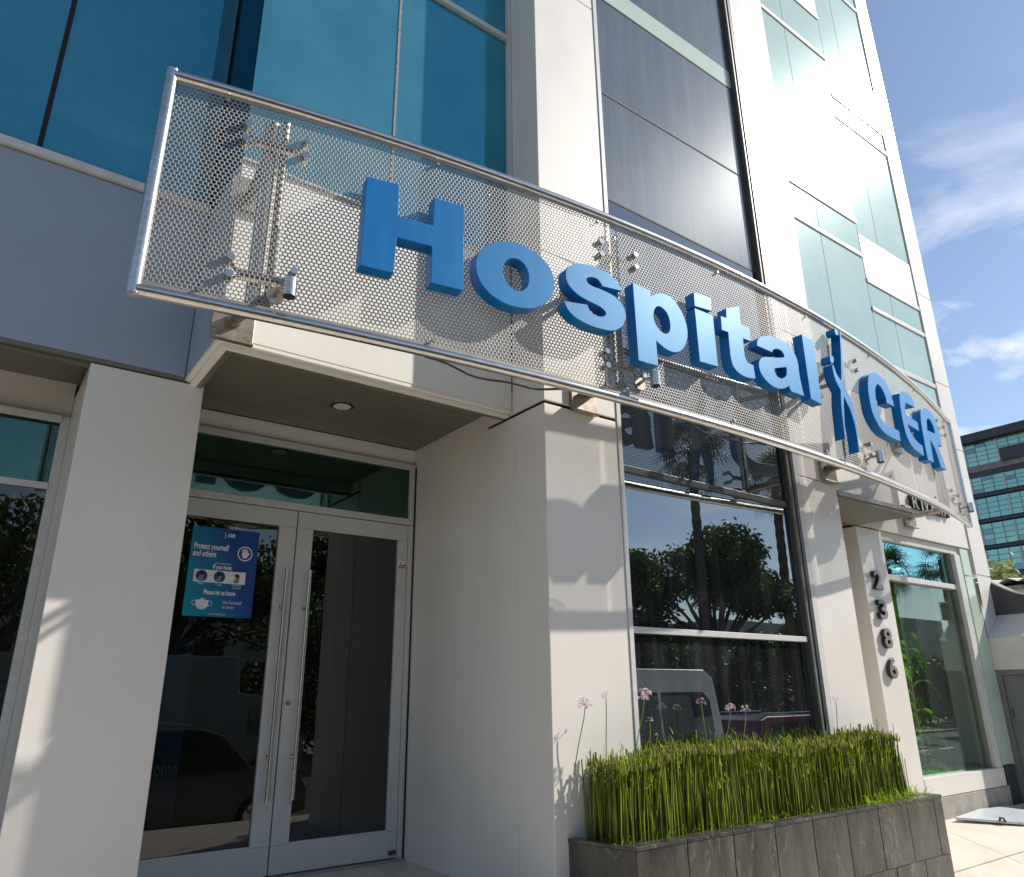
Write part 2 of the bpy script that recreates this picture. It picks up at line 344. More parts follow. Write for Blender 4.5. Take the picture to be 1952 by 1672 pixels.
# ================================================================== HOSPITAL BUILDING
B = empty('hospital_building', (3, 6, 0), 'white panelled hospital building with blue and green glazing and recessed glass entrance', 'building')
TOP = 20.0
# unseen dark core boxes behind all joints, added to block light
for b_ in [(3.27, 7.05, 4.14, 14, 0, TOP-.2), (7.85, 11.05, 4.62, 14, 3.06, TOP-.2), (1.06, 3.30, 5.99, 14, 3.52, TOP-.2), (-8, 1.02, 5.30, 14, 3.56, TOP-.2), (1.02, 3.27, 4.48, 14, 3.56, TOP-.2), (7.10, 11.05, 4.37, 4.62, 4.7, TOP-.2)]:
    box('light_block_core', b_, CORE, B, bevel=0)
box('roof', (-8, 11.12, 4.6, 14, TOP-.2, TOP), SILVER_P, B)
def panel(b_, mat=WHITE, name='cladding_panel', bev=.004): return box(name, b_, mat, B, bevel=bev)
# pillar A beside the door
panel((3.245, 3.985, 4.0, 4.373, -.3, 3.332)); panel((3.245, 3.6, 4.377, 4.748, -.02, 3.332)); panel((3.249, 3.6, 4.752, 6.1, -.02, 3.56))
panel((3.245, 3.985, 4.0, 4.398, 3.360, 4.655)); panel((3.245, 3.985, 4.0, 4.398, 4.663, 7.69)); panel((3.245, 3.985, 4.0, 4.398, 7.698, 11.8)); panel((3.245, 3.985, 4.0, 4.398, 11.808, TOP))
panel((3.245, 3.6, 4.402, 4.748, 3.360, 3.56))
box('joint_strip', (3.262, 3.97, 4.018, 4.74, 3.325, 3.37), DARK, B, bevel=0)
# pillar B
for z0, z1 in ((-.3, 3.285), (3.297, 4.9), (4.907, 7.685), (7.692, 8.476), (8.484, 12.2), (12.208, TOP)): panel((6.462, 7.11, 4.0, 4.55, z0, z1), SILVER_P if z0 > 4 else WHITE)
# --- big window between pillars
W = box('window', (3.985, 6.455, 4.10, 4.14, .2, TOP-.3), CORE, B, bevel=0)
def wp(name, b_, mat, bev=.002): return box(name, b_, mat, W, bevel=bev)
for z0, z1, g in ((.74, 1.697, GL_WIN), (1.742, 2.945, GL_WIN), (3.0, 5.535, GL_WIN), (5.553, 6.765, GL_UP), (6.783, 8.02, GL_UP), (8.038, 8.30, GL_FIN), (8.302, 11.0, GL_UP), (11.02, 14, GL_UP), (14.02, TOP-.4, GL_UP)):  # narrow pale pane stands in for a bright reflected band
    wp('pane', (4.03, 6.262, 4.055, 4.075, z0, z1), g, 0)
wp('frame', (3.988, 4.032, 3.992, 4.10, .6, TOP-.3), ALU_W); wp('frame', (6.262, 6.285, 4.02, 4.10, .6, TOP-.3), FRAME_D); wp('frame', (6.287, 6.325, 4.0, 4.10, .6, TOP-.3), FRAME_O); wp('frame', (6.327, 6.368, 3.99, 4.10, .6, TOP-.3), FRAME_D)
wp('frame', (6.372, 6.445, 3.988, 4.10, .6, TOP-.3), ALU_W)
wp('mullion', (4.032, 6.262, 4.035, 4.09, 2.945, 3.0), FRAME_D); wp('mullion', (4.032, 6.262, 4.02, 4.09, 1.697, 1.742), ALU)
wp('sill', (4.032, 6.262, 4.0, 4.09, .68, .74), ALU)
for z in (5.544, 6.774, 8.03): wp('seal_strip', (4.034, 6.262, 4.050, 4.08, z-.008, z+.008), simple('brown_seal', (.16, .13, .09), .8, c2=(.05, .04, .03), scale=40), 0)
panel((3.99, 6.455, 4.02, 4.10, -.3, .675), CONC_P, 'window_parapet')

# --- right wing, plane Q
Q = 4.30
def wing(b_, mat=WHITE, name='cladding_panel'): return box(name, (b_[0], b_[1], Q+b_[2], Q+.07, b_[3], b_[4]), mat, B, bevel=.003)
wing((7.115, 10.695, 0, 3.035, 4.74))
JG = simple('olive_joint', (.24, .22, .17), .8)
WG = box('window', (7.118, 9.25, 4.352, 4.372, 4.74, TOP-.3), JG, B, bevel=0)
WG2 = box('window', (9.252, 10.698, 4.352, 4.372, 4.74, TOP-.3), JG, B, bevel=0)
def glaz(win, x0, x1, xm, z0, z1, zt, bar=True):
    for a, b2 in ((x0, xm-.006), (xm+.006, x1)):
        if zt:
            box('pane', (a, b2, Q+.005, Q+.03, z0, zt-.008), GL_GRN, win, 0); box('pane', (a, b2, Q+.005, Q+.03, zt+.008, z1), GL_GRN, win, 0)
        else: box('pane', (a, b2, Q+.005, Q+.03, z0, z1), GL_GRN, win, 0)
    if zt and bar: box('transom', (x0, x1+.004, Q-.012, Q+.03, zt-.03, zt+.03), ALU_W, win, .004)
    box('transom', (x0, x1+.004, Q-.010, Q+.03, z1+.008, z1+.074), ALU_W, win, .003)
def wspan(x0, x1, z0, z1): wing((x0, x1, 0, z0, z1))
xw = 7.16
glaz(WG, xw, 9.245, 8.235, 4.75, 7.52, 7.0); wspan(xw, 9.246, 7.60, 8.43)
glaz(WG, xw, 9.245, 8.19, 8.44, 11.30, 10.52); wspan(xw, 9.246, 11.38, 12.2)
glaz(WG, xw, 9.245, 8.19, 12.21, 15.0, 14.3); wspan(xw, 9.246, 15.08, 15.9); glaz(WG, xw, 9.245, 8.19, 15.91, 19.4, 18)
glaz(WG2, 9.255, 10.69, 9.85, 5.365, 6.58, 6.18); glaz(WG2, 9.255, 10.69, 9.85, 4.75, 5.33, None); wspan(9.256, 10.692, 6.66, 7.37)
glaz(WG2, 9.255, 10.69, 9.80, 7.38, 9.78, 9.42); wspan(9.256, 10.692, 9.87, 10.64)
glaz(WG2, 9.255, 10.69, 9.77, 10.65, 12.9, 12.45); wspan(9.256, 10.692, 12.98, 13.8); glaz(WG2, 9.255, 10.69, 9.77, 13.81, 16.2, 15.7); wspan(9.256, 10.692, 16.28, 17.1); glaz(WG2, 9.255, 10.69, 9.77, 17.11, 19.4, 18.9)
wing((7.115, 7.155, 0, 4.745, TOP))
zz = [2.70, 4.47, 5.45, 6.90, 8.365, 9.85, 11.35, 12.85, 14.4, 15.9, 17.4, TOP]
for a, b2 in zip(zz[:-1], zz[1:]): panel((10.70, 11.12, Q-.015, 5.2, a+.006, b2-.006))
panel((7.115, 10.70, Q-.005, 4.5, 19.46, TOP))
box('side_wall', (10.9, 11.115, 5.21, 14, 0, TOP-.2), WHITE, B, bevel=.004)

# --- side doorway canopy and numbered pier
cz = 3.156
CN = MB().prism([(7.112, 3.995, cz), (8.62, 3.995, cz), (7.93, 4.30, 3.02), (7.112, 4.30, 3.02)], [(7.112, 3.995, cz+.07), (8.66, 3.995, cz+.07), (8.66, 4.30, cz+.07), (7.112, 4.30, cz+.07)]).build('canopy', SOFFIT, B, bevel=.002)
MB().prism([(7.112, 3.985, cz+.03), (8.70, 3.985, cz+.045), (8.70, 3.995, cz+.045), (7.112, 3.995, cz+.03)], [(7.112, 3.985, cz+.085), (8.72, 3.985, cz+.085), (8.72, 3.995, cz+.085), (7.112, 3.995, cz+.085)]).build('canopy_trim', STEEL_O, CN)
panel((7.92, 8.452, Q, 6.6, .2, 3.015)); panel((7.11, 7.92, 6.0, 6.1, -.3, 3.3), WHITE, 'doorway_back_wall'); panel((7.12, 7.6, 4.552, 6.0, 0, 3.3), WHITE)
box('doorway_floor', (7.11, 7.92, 4.3, 6.0, -.2, .02), TILE, B)
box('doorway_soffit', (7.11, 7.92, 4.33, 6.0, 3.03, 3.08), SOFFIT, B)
# --- garden window
GW = box('window', (8.455, 8.468, 4.36, 4.42, .40, 2.93), ALU_W, B, bevel=0)
box('head_channel', (8.0, 10.64, Q+.035, 4.42, 2.935, 3.03), ALU, GW); box('mullion', (8.468, 10.20, 4.335, 4.41, 2.475, 2.535), ALU_W, GW)
box('frame', (10.205, 10.33, 4.30, 4.42, .40, 2.93), ALU_W, GW); box('seal_strip', (10.155, 10.204, 4.35, 4.42, .40, 2.93), FRAME_O, GW)
box('pane', (8.468, 10.155, 4.385, 4.395, .40, 2.475), GL_SHOP, GW, 0); box('pane', (8.468, 10.155, 4.385, 4.395, 2.535, 2.93), clear_glass('teal_pane_glass', (.25, .40, .38), .42, (.45, .9, .95), dust_amt=.01), GW, 0)
box('sill', (8.454, 10.36, Q-.004, 4.62, .205, .398), WHITE, GW)
panel((7.95, 10.42, Q-.002, 4.7, -.25, .198), CONC_P, 'plinth', .006)
FN = panel((10.345, 10.41, Q+.02, 4.5, .40, 2.93), GL_FIN, 'edge_fin'); panel((10.416, 10.695, Q+.012, 4.5, .42, 2.66), GL_FIN, 'edge_fin'); panel((10.416, 10.695, Q+.012, 4.5, 2.675, 3.03), GL_FIN, 'edge_fin')
panel((10.42, 10.69, Q, 4.55, -.2, .415), simple('black_stone', (.012, .012, .013), .3, c2=(.05, .05, .05), scale=14, lo=.45, hi=.8), 'plinth')
panel((10.70, 11.12, Q+.02, 4.9, -.2, 2.60), WHITE)
# garden room behind
RM = simple('room_plaster', (.34, .35, .32), .8)
for b_ in [(8.47, 10.98, 7.2, 7.3, -.1, 3.05), (8.4, 8.462, 4.7, 7.2, 0, 3.05), (10.93, 10.98, 4.95, 7.2, 0, 3.05), (8.47, 10.95, 4.6, 7.2, 3.0, 3.05), (10.2, 10.93, 4.91, 4.94, 0, 3.0)]: box('room_wall', b_, RM, B, 0)
box('garden_bed', (8.47, 10.92, 4.44, 7.2, -.1, .40), simple('green_ground_cover', (.05, .22, .03), .9, c2=(.02, .08, .01), scale=30), B, 0)

# --- entrance bay
FY = 4.40
panel((.995, 3.24, FY, 4.46, 3.40, 4.715), FASCIA)
panel((.985, 1.02, 4.462, 5.195, 3.40, 4.715), BAND)
box('joint_strip', (.99, 1.0, 5.195, 5.22, 3.36, TOP), DARK, B, 0)
for k, (o, z0, z1) in enumerate(((0, 3.372, 3.398), (.035, 3.345, 3.370), (.075, 3.345, 3.352))):
    box('fascia_trim', (.99+o, 3.24, FY+.003+o, FY+.05+o, z0, z1), FASCIA if k < 2 else SOFFIT, B, .002)
    box('fascia_trim', (.988+o, 1.03+o, FY+.055+o, 5.96, z0, z1), FASCIA if k < 2 else SOFFIT, B, .002)
y = FY+.13
for wdt in (.34, .40, .40, .28):
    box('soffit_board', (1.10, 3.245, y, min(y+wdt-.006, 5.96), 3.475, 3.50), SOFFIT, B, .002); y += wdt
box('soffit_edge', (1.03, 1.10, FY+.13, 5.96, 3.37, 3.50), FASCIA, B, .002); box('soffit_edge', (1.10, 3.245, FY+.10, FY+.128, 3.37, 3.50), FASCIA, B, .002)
BW = box('bay_window', (1.02, 3.20, 4.47, 4.48, 4.72, TOP-.2), CORE, B, 0)
for z0, z1 in ((4.735, 7.14), (7.205, 10.4), (10.46, 13.6), (13.66, 17), (17.06, TOP-.3)):
    box('pane', (.998, 2.092, FY+.002, FY+.02, z0, z1), GL_BAY, BW, 0); box('pane', (2.108, 3.205, FY+.002, FY+.02, z0, z1), GL_BAY, BW, 0)
    box('pane', (.99, 1.004, FY+.024, 5.19, z0, z1), GL_SIDE, BW, 0)
    box('transom', (1.0, 3.21, FY-.035, FY+.01, z1+.004, z1+.058), ALU, BW)
box('seal_strip', (2.090, 2.110, FY-.004, FY+.01, 4.735, TOP-.3), simple('grey_sealant', (.16, .15, .14), .8, c2=(.3, .29, .27), scale=30), BW, 0)
box('frame', (3.206, 3.243, FY-.045, FY+.02, 4.72, TOP-.2), ALU, BW); box('sill', (.99, 3.24, FY-.02, FY+.03, 4.718, 4.735), ALU, BW)
# downlight
dl = MB(); dl.tube([(2.18, 5.25, 3.476), (2.18, 5.25, 3.464)], .095, 28)
DL = dl.build('downlight', STEEL, B, smooth=True)
MB().tube([(2.18, 5.25, 3.463), (2.18, 5.25, 3.459)], .070, 24).build('lens', simple('lamp_lens', (.55, .55, .5), .4), DL, smooth=True)
MB().tube([(2.18, 5.25, 3.463), (2.18, 5.25, 3.4615)], .085, 24).build('lens_ring', DARK, DL, smooth=True)

# --- left band, glass and column
LY = 5.20
panel((-6, -2.2, LY, 5.3, 3.40, 4.735), BAND); panel((-2.19, .984, LY, 5.3, 3.40, 4.735), BAND)
box('sill', (-6, .984, LY-.035, LY+.05, 4.742, 4.80), ALU_W, B, .004)
LW = box('left_window', (-6, .98, 5.24, 5.26, 4.8, TOP-.2), CORE, B, 0)
for x0, x1 in ((-6, -4.2), (-4.17, -2.2), (-2.17, -.152), (-.12, .975)):
    for z0, z1 in ((4.805, 9.2), (9.24, 13.6), (13.64, TOP-.3)): box('pane', (x0, x1, LY+.004, LY+.02, z0, z1), GL_BAY, LW, 0)
for x in (-4.185, -2.185, -.136): box('seal_strip', (x-.016, x+.016, LY-.002, LY+.012, 4.805, TOP-.3), DARK, LW, 0)
for k, (o, z0, z1) in enumerate(((0, 3.372, 3.398), (.035, 3.345, 3.370))): box('fascia_trim', (-6, .985, LY+.003+o, LY+.05+o, z0, z1), SOFFIT, B, .002)
for i in range(3): box('soffit_board', (-6, .985, LY+.10+i*.25, LY+.344+i*.25, 3.475, 3.50), SOFFIT, B, .002)
panel((.405, 1.12, LY+.012, 6.1, -.02, 3.362))
# left opening
LO = box('side_window', (-6, .404, 6.06, 6.1, 0, .2), ALU_W, B, 0)
box('head', (-6, .404, 5.99, 6.1, 3.20, 3.48), WHITE, LO); box('frame', (-6, .35, 5.93, 6.02, 3.148, 3.20), ALU, LO)
box('mullion', (-6, .345, 5.93, 6.02, 2.655, 2.70), ALU, LO)
for x in (-3.0, -1.2): box('frame', (x-.03, x+.03, 5.935, 6.01, .2, 3.148), ALU, LO)
for x0, x1 in ((-6, -3.03), (-2.97, -1.23), (-1.17, .345)):
    box('pane', (x0, x1, 5.955, 5.965, .2, 2.655), GL_DOOR, LO, 0); box('pane', (x0, x1, 5.955, 5.965, 2.70, 3.148), GL_TRANS, LO, 0)
box('frame', (.346, .404, 5.94, 6.04, .0, 3.2), ALU, LO)
# entrance head, jambs, transom
EH = box('door_frame', (1.12, 3.246, 5.935, 6.03, 3.272, 3.325), ALU, B)
box('head', (1.12, 3.246, 5.975, 6.1, 3.327, 3.48), FASCIA, EH); box('transom', (1.12, 3.19, 5.935, 6.03, 2.745, 2.802), ALU, EH)
box('jamb', (3.19, 3.246, 5.935, 6.03, 2.748, 3.270), ALU, EH); box('jamb', (3.19, 3.246, 5.935, 6.03, .03, 2.742), ALU, EH); box('jamb', (1.10, 1.15, 5.935, 6.03, .03, 3.270), ALU, EH)
box('pane', (1.15, 3.19, 5.965, 5.975, 2.802, 3.272), GL_TRANS, EH, 0); box('threshold', (1.12, 3.246, 5.90, 6.05, .028, .042), STEEL_B, EH)
box('seal_strip', (3.246-.012, 3.2455, 5.925, 5.935, .03, 3.3), DARK, EH, 0)
def door(x0, x1, g0, g1, hx):
    D = box('glass_door', (x0, x1, 5.945, 5.995, .05, .240), ALU, B, .003)
    box('rail', (x0, x1, 5.945, 5.995, 2.600, 2.738), ALU, D)
    box('stile', (x0, g0, 5.945, 5.995, .2415, 2.5985), ALU, D); box('stile', (g1, x1, 5.945, 5.995, .2415, 2.5985), ALU, D)
    box('pane', (g0, g1, 5.968, 5.974, .241, 2.599), GL_DOOR, D, 0)
    box('bead', (g0, g1, 5.952, 5.967, .2405, .252), ALU_W, D, 0)
    h = MB().tube([(hx, 5.875, .545), (hx, 5.875, 2.245)], .0165, 14); 
    for z in (.84, 1.945): h.tube([(hx, 5.875, z), (hx, 5.945, z)], .009, 8).tube([(hx, 5.940, z), (hx, 5.946, z)], .019, 12)
    h.build('handle', STEEL, D, smooth=True)
    return D
D1 = door(1.155, 2.146, 1.25, 2.003, 2.075); D2 = door(2.156, 3.186, 2.292, 3.093, 2.265)
MB().tube([(2.195, 5.946, 1.225), (2.195, 5.935, 1.225)], .019, 16).build('lock_cylinder', STEEL, D2, smooth=True)
MB().box(3.115, 3.175, 5.93, 5.945, .075, .105).build('floor_lock', FRAME_D, D2)
# hall behind the doors
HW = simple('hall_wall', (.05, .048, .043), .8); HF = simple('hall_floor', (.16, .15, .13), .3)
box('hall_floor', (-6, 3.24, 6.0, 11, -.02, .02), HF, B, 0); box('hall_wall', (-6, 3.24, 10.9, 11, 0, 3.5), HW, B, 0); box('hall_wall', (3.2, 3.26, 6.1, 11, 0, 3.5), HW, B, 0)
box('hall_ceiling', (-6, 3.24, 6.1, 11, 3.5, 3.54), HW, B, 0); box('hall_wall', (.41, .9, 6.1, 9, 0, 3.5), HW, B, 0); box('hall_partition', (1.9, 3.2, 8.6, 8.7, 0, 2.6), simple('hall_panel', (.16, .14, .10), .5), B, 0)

# ================================================================== LETTERED THINGS ON THE WALL
def text_obj(name, body, size, x, y, z, mat, parent, extrude=0, offset=0, width=None, align='LEFT', shear=0, bevel=0, space=1.0, label=None):
    """upright lettering facing -Y; x,z = baseline start (or centre)"""
    cu = bpy.data.curves.new(name, 'FONT'); cu.body = body; cu.size = size; cu.extrude = extrude; cu.offset = offset; cu.shear = shear
    cu.align_x = align; cu.bevel_depth = bevel; cu.space_character = space; cu.resolution_u = 4; cu.space_line = .95
    t = bpy.data.objects.new('tmp', cu); C.objects.link(t)
    bpy.context.view_layer.update()
    dg = bpy.context.evaluated_depsgraph_get(); me = bpy.data.meshes.new_from_object(t.evaluated_get(dg))
    bpy.data.objects.remove(t); me.name = name
    co = [v.co.x for v in me.vertices]; w = max(co)-min(co)
    k = width/w if width else 1
    me.transform(Matrix.Diagonal((k, 1, 1, 1))); me.transform(Matrix.Rotation(PI/2, 4, 'X'))
    me.materials.clear(); me.materials.append(mat)
    o = bpy.data.objects.new(name, me); o.location = (x, y, z); place(o, parent)
    if label: o['label'] = label
    return o
NUM_F = simple('brushed_numeral_face', (.27, .265, .26), .4, metal=.6); NUM_S = simple('black_numeral_side', (.02, .018, .018), .4)
HN = empty('house_number', (8.145, 4.28, 1.5), 'four grey metal numerals 2386 mounted vertically on the white pier', 'house number')
for ch, z in zip('2386', (2.335, 2.015, 1.712, 1.405)):
    back = text_obj('numeral', ch, .275, 8.14, 4.275, z, NUM_S, HN, extrude=.018, offset=.010, width=.165, align='CENTER', label='grey metal numeral %s' % ch)
    text_obj('numeral_face', ch, .275, 8.14, 4.2555, z, NUM_F, back, extrude=.0015, offset=.006, width=.157, align='CENTER')
RV = empty('wall_lettering', (9.75, 4.27, 3.4), 'raised metal capital letters RIVERA on the white wall behind the sign', 'lettering')
for ch, x, w in zip('RIVERA', (9.25, 9.46, 9.54, 9.72, 9.88, 10.06), (.15, .045, .16, .12, .14, .17)):
    l = text_obj('letter', ch, .235, x, 4.278, 3.40, NUM_S, RV, extrude=.02, offset=.008, width=w)
    text_obj('letter_face', ch, .235, x, 4.256, 3.40, NUM_F, l, extrude=.0015, offset=.004, width=w*.96)

# poster on the left door
def grad_mat(name, c1, c2, x0, x1):
    m, t, p = new_mat(name); geo = N(t, 'ShaderNodeNewGeometry'); s = N(t, 'ShaderNodeSeparateXYZ'); t.links.new(geo.outputs['Position'], s.inputs[0])
    sl_ = N(t, 'ShaderNodeMath', operation='MULTIPLY_ADD'); sl_.inputs[1].default_value = .35; t.links.new(s.outputs[2], sl_.inputs[0]); t.links.new(s.outputs[0], sl_.inputs[2])
    mr = N(t, 'ShaderNodeMapRange'); mr.inputs[1].default_value = x0; mr.inputs[2].default_value = x1; t.links.new(sl_.outputs[0], mr.inputs[0])
    r = N(t, 'ShaderNodeValToRGB'); e = r.color_ramp.elements; e[0].color = (*c1, 1); e[1].color = (*c2, 1)
    t.links.new(mr.outputs[0], r.inputs[0]); t.links.new(r.outputs[0], p.inputs['Base Color']); p.inputs['Roughness'].default_value = .35
    return m
PW = simple('poster_white', (.82, .82, .84), .5, c2=(.8, .8, .82))
py = 5.9605
PO = MB().box(1.342, 1.851, py, py+.003, 1.847, 2.525).build('poster', grad_mat('poster_blue', (.0, .30, .42), (.0, .045, .24), 1.34+.35*1.85+.02, 1.62+.35*2.5))
tag(PO, 'blue visitor notice reading Protect yourself and others on the left glass door', 'poster')
def pt(body, size, x, z, w, off=0, **k): return text_obj('print', body, size, x, py-.0015, z, PW, PO, extrude=.0002, offset=off, width=w, **k)
pt('CER', .034, 1.603, 2.462, .055, .002, shear=.3)
b = MB().tube([(1.585, py-.001, 2.492), (1.590, py-.001, 2.47), (1.586, py-.001, 2.448)], .0025, 6); b.build('logo_mark', PW, PO)
pt('Protect yourself', .062, 1.362, 2.352, .262, .0018, shear=.05); pt('and others', .062, 1.362, 2.296, .172, .0018, shear=.05)
pt('If you have:', .046, 1.593, 2.207, .142, .0014, align='CENTER'); pt('Prevent spreading infections', .018, 1.593, 2.245, .12, 0, align='CENTER')
pt('Fever', .022, 1.445, 2.083, .042, 0, align='CENTER'); pt('Cough', .022, 1.578, 2.082, .048, 0, align='CENTER'); pt('Shortness\nof breath', .022, 1.715, 2.085, .066, 0, align='CENTER')
pt('Please let us know', .050, 1.593, 2.012, .238, .0014, align='CENTER'); pt('Use facemask\nto enter', .038, 1.622, 1.947, .145, 0); pt('www.hospitalcer.com', .018, 1.593, 1.862, .12, 0, align='CENTER')
def disc(name, x, z, r0, r1, mat, yy, par=PO, n=28, sxz=(1, 1)):
    vs = []; fs = []
    for k in range(n):
        a = 2*PI*k/n
        vs += [(x+r1*math.cos(a)*sxz[0], yy, z+r1*math.sin(a)*sxz[1]), (x+r0*math.cos(a)*sxz[0], yy, z+r0*math.sin(a)*sxz[1])]
    for k in range(n): j = (k+1) % n; fs.append((2*k, 2*j, 2*j+1, 2*k+1))
    return MB().add(vs, fs).build(name, mat, par)
MB().box(1.388, 1.775, py-.0012, py-.0002, 2.10, 2.195).build('print_panel', PW, PO)
SKIN = simple('print_skin', (.40, .15, .07), .6); HAIR = simple('print_hair', (.02, .01, .01), .6); TEAL = simple('print_teal', (.05, .32, .45), .6); NAVY = simple('print_navy', (.0, .06, .17), .6)
for x, bgc in ((1.445, True), (1.578, True), (1.712, False)):
    if bgc: disc('print_disc', x, 2.148, .0, .043, NAVY, py-.0018)
    disc('print_figure', x-.006, 2.122, .0, .021, TEAL, py-.0022, sxz=(1.1, .7)); disc('print_figure', x+.002, 2.150, 0, .017, SKIN, py-.0026, sxz=(.9, 1.15)); disc('print_figure', x-.003, 2.165, 0, .017, HAIR, py-.003, sxz=(1.1, .75))
disc('print_ring', 1.752, 2.342, .050, .058, PW, py-.0015, n=36)
hand = MB()
for dx, h in ((-.020, .030), (-.008, .038), (.004, .036), (.015, .026)): hand.box(1.750+dx, 1.7595+dx, py-.002, py-.001, 2.345, 2.345+h)
hand.add([(1.728, py-.002, 2.347), (1.776, py-.002, 2.347), (1.786, py-.002, 2.352), (1.790, py-.002, 2.346), (1.772, py-.002, 2.315), (1.758, py-.002, 2.305), (1.740, py-.002, 2.307), (1.730, py-.002, 2.322)], [tuple(range(8))])
hand.build('print_hand', PW, PO)
mk = MB().add([(1.425, py-.002, 1.965), (1.455, py-.002, 1.972), (1.472, py-.002, 1.985), (1.489, py-.002, 1.972), (1.519, py-.002, 1.965), (1.517, py-.002, 1.925), (1.495, py-.002, 1.902), (1.472, py-.002, 1.896), (1.448, py-.002, 1.902), (1.427, py-.002, 1.925)], [tuple(range(10))])
mk.build('print_mask', PW, PO)
for s in (-1, 1): disc('print_mask_loop', 1.472+s*.055, 1.945, .016, .0195, PW, py-.0017)
ST = MB().box(3.10, 3.183, 5.941, 5.9445, 2.345, 2.405).build('sticker', PW); tag(ST, 'small white and red sticker on the stile of the right glass door', 'sticker')
MB().box(3.10, 3.183, 5.9395, 5.9408, 2.345, 2.362).build('print_band', simple('sticker_red', (.5, .13, .08), .5), ST)
MB().box(3.105, 3.178, 5.9395, 5.9408, 2.366, 2.378).build('print_band', FRAME_D, ST)
disc('print_disc', 3.122, 2.392, 0, .008, FRAME_D, 5.9396, ST); disc('print_disc', 3.163, 2.392, 0, .008, FRAME_D, 5.9396, ST)
BN = MB().box(1.24, 1.62, 6.62, 6.63, .36, 1.75).build('banner', simple('banner_blue', (.0, .13, .30), .5, c2=(.0, .2, .36), scale=2))
tag(BN, 'dark blue roll up banner standing inside behind the left door glass', 'banner')
text_obj('print', 'welcome', .16, 1.25, 6.615, .70, PW, BN, extrude=.0005, width=.36, offset=.002)

# ================================================================== HOSPITAL SIGN
XC, YC, R0 = 4.678, 24.55, 21.286
S0, S1 = -4.30, 5.215
def zt(s): u = (s-(S0+S1)/2)/((S1-S0)/2); return 4.533+.055*(1-u*u)
def zb(s): u = (s-(S0+S1)/2)/((S1-S0)/2); return 3.188-.04*(1-u*u)
def onarc(s, off, z): th = s/R0; r = R0+off; return (XC+r*math.sin(th), YC-r*math.cos(th), z)
SG = empty('hospital_sign', onarc(.4, 0, 3.2), 'long curved perforated steel hospital sign with raised blue letters Hospital CER', 'sign')
n = 60
for z, nm in ((zt, 'frame_tube'), (zb, 'frame_tube')):
    segs = [S0+(S1-S0)*k/3 for k in range(4)]
    for a, c in zip(segs[:-1], segs[1:]):
        P = [onarc(a+(c-a)*k/24, .0, z(a+(c-a)*k/24)) for k in range(25)]
        MB().tube(P, .034, 14).build(nm, STEEL, SG, smooth=True)
for s in (S0, S1):
    MB().tube([onarc(s, 0, zb(s)-.03), onarc(s, 0, zt(s)+.03)], .034, 14).build('frame_tube', STEEL, SG, smooth=True)
# backing flat bar inside tubes
for z, d in ((zt, -.040), (zb, .040)):
    vs = []; fs = []
    for k in range(41):
        s = S0+.03+(S1-S0-.06)*k/40
        for off, dz in ((.008, -.010), (.008, .010), (.002, .010), (.002, -.010)): vs.append(onarc(s, off, z(s)+d+dz))
    for k in range(40):
        for j in range(4): fs.append((k*4+j, k*4+(j+1) % 4, k*4+4+(j+1) % 4, k*4+4+j))
    MB().add(vs, fs).build('edge_bar', STEEL_B, SG)
# perforated sheets: real holes
PX, PZ, HR = .0262, .0227, .0100
def perforated(sa, sb):
    nc = int((sb-sa)/PX); px = (sb-sa)/nc
    z0 = 3.20; rows = int(1.36/PZ)
    V = []; F = []
    cols = np.arange(nc); 
    zs_b = np.array([0.0]); 
    cell = np.array([(-.5, -.5), (0, -.5), (.5, -.5), (.5, 0), (.5, .5), (0, .5), (-.5, .5), (-.5, 0)])*np.array([px, PZ])
    ang = np.radians([225, 270, 315, 0, 45, 90, 135, 180]); hole = np.stack([np.cos(ang), np.sin(ang)], 1)*HR*1.04
    allv = []; allf = []; base = 0
    for r in range(rows):
        off = px*.5 if r % 2 else 0
        c = cols[:nc-1] if r % 2 else cols
        cx = sa+px*.5+c*px+off; czz = z0+(r+.5)*PZ
        keep = (czz+.011 < np.array([zt(s) for s in cx])) & (czz-.011 > np.array([zb(s) for s in cx]))
        cx = cx[keep]; m = len(cx)
        if m == 0: continue
        o = np.stack([cx[:, None]+cell[None, :, 0], np.broadcast_to(czz+cell[None, :, 1], (m, 8)), np.zeros((m, 8))], 2)
        h = np.stack([cx[:, None]+hole[None, :, 0], np.broadcast_to(czz+hole[None, :, 1], (m, 8)), np.zeros((m, 8))], 2)
        hb = h.copy(); hb[:, :, 2] = -.0009
        v = np.concatenate([o, h, hb], 1).reshape(-1, 3)
        b0 = base+np.arange(m)[:, None]*24; i = np.arange(8); j = (i+1) % 8
        f1 = np.stack([b0+i, b0+j, b0+8+j, b0+8+i], 2).reshape(-1, 4)
        f2 = np.stack([b0+8+i, b0+8+j, b0+16+j, b0+16+i], 2).reshape(-1, 4)
        allv.append(v); allf += [f1, f2]; base += m*24
    V = np.concatenate(allv); F = np.concatenate(allf)
    th = V[:, 0]/R0; rr = R0+V[:, 2]
    W3 = np.stack([XC+rr*np.sin(th), YC-rr*np.cos(th), V[:, 1]], 1)
    return np_mesh('perforated_panel', W3, F, STEEL_B, SG, loc=onarc((sa+sb)/2, 0, 3.2))
seams = [S0+.02, -1.27, .76, 3.05, S1-.02]
for a, c in zip(seams[:-1], seams[1:]): perforated(a+.003, c-.003)
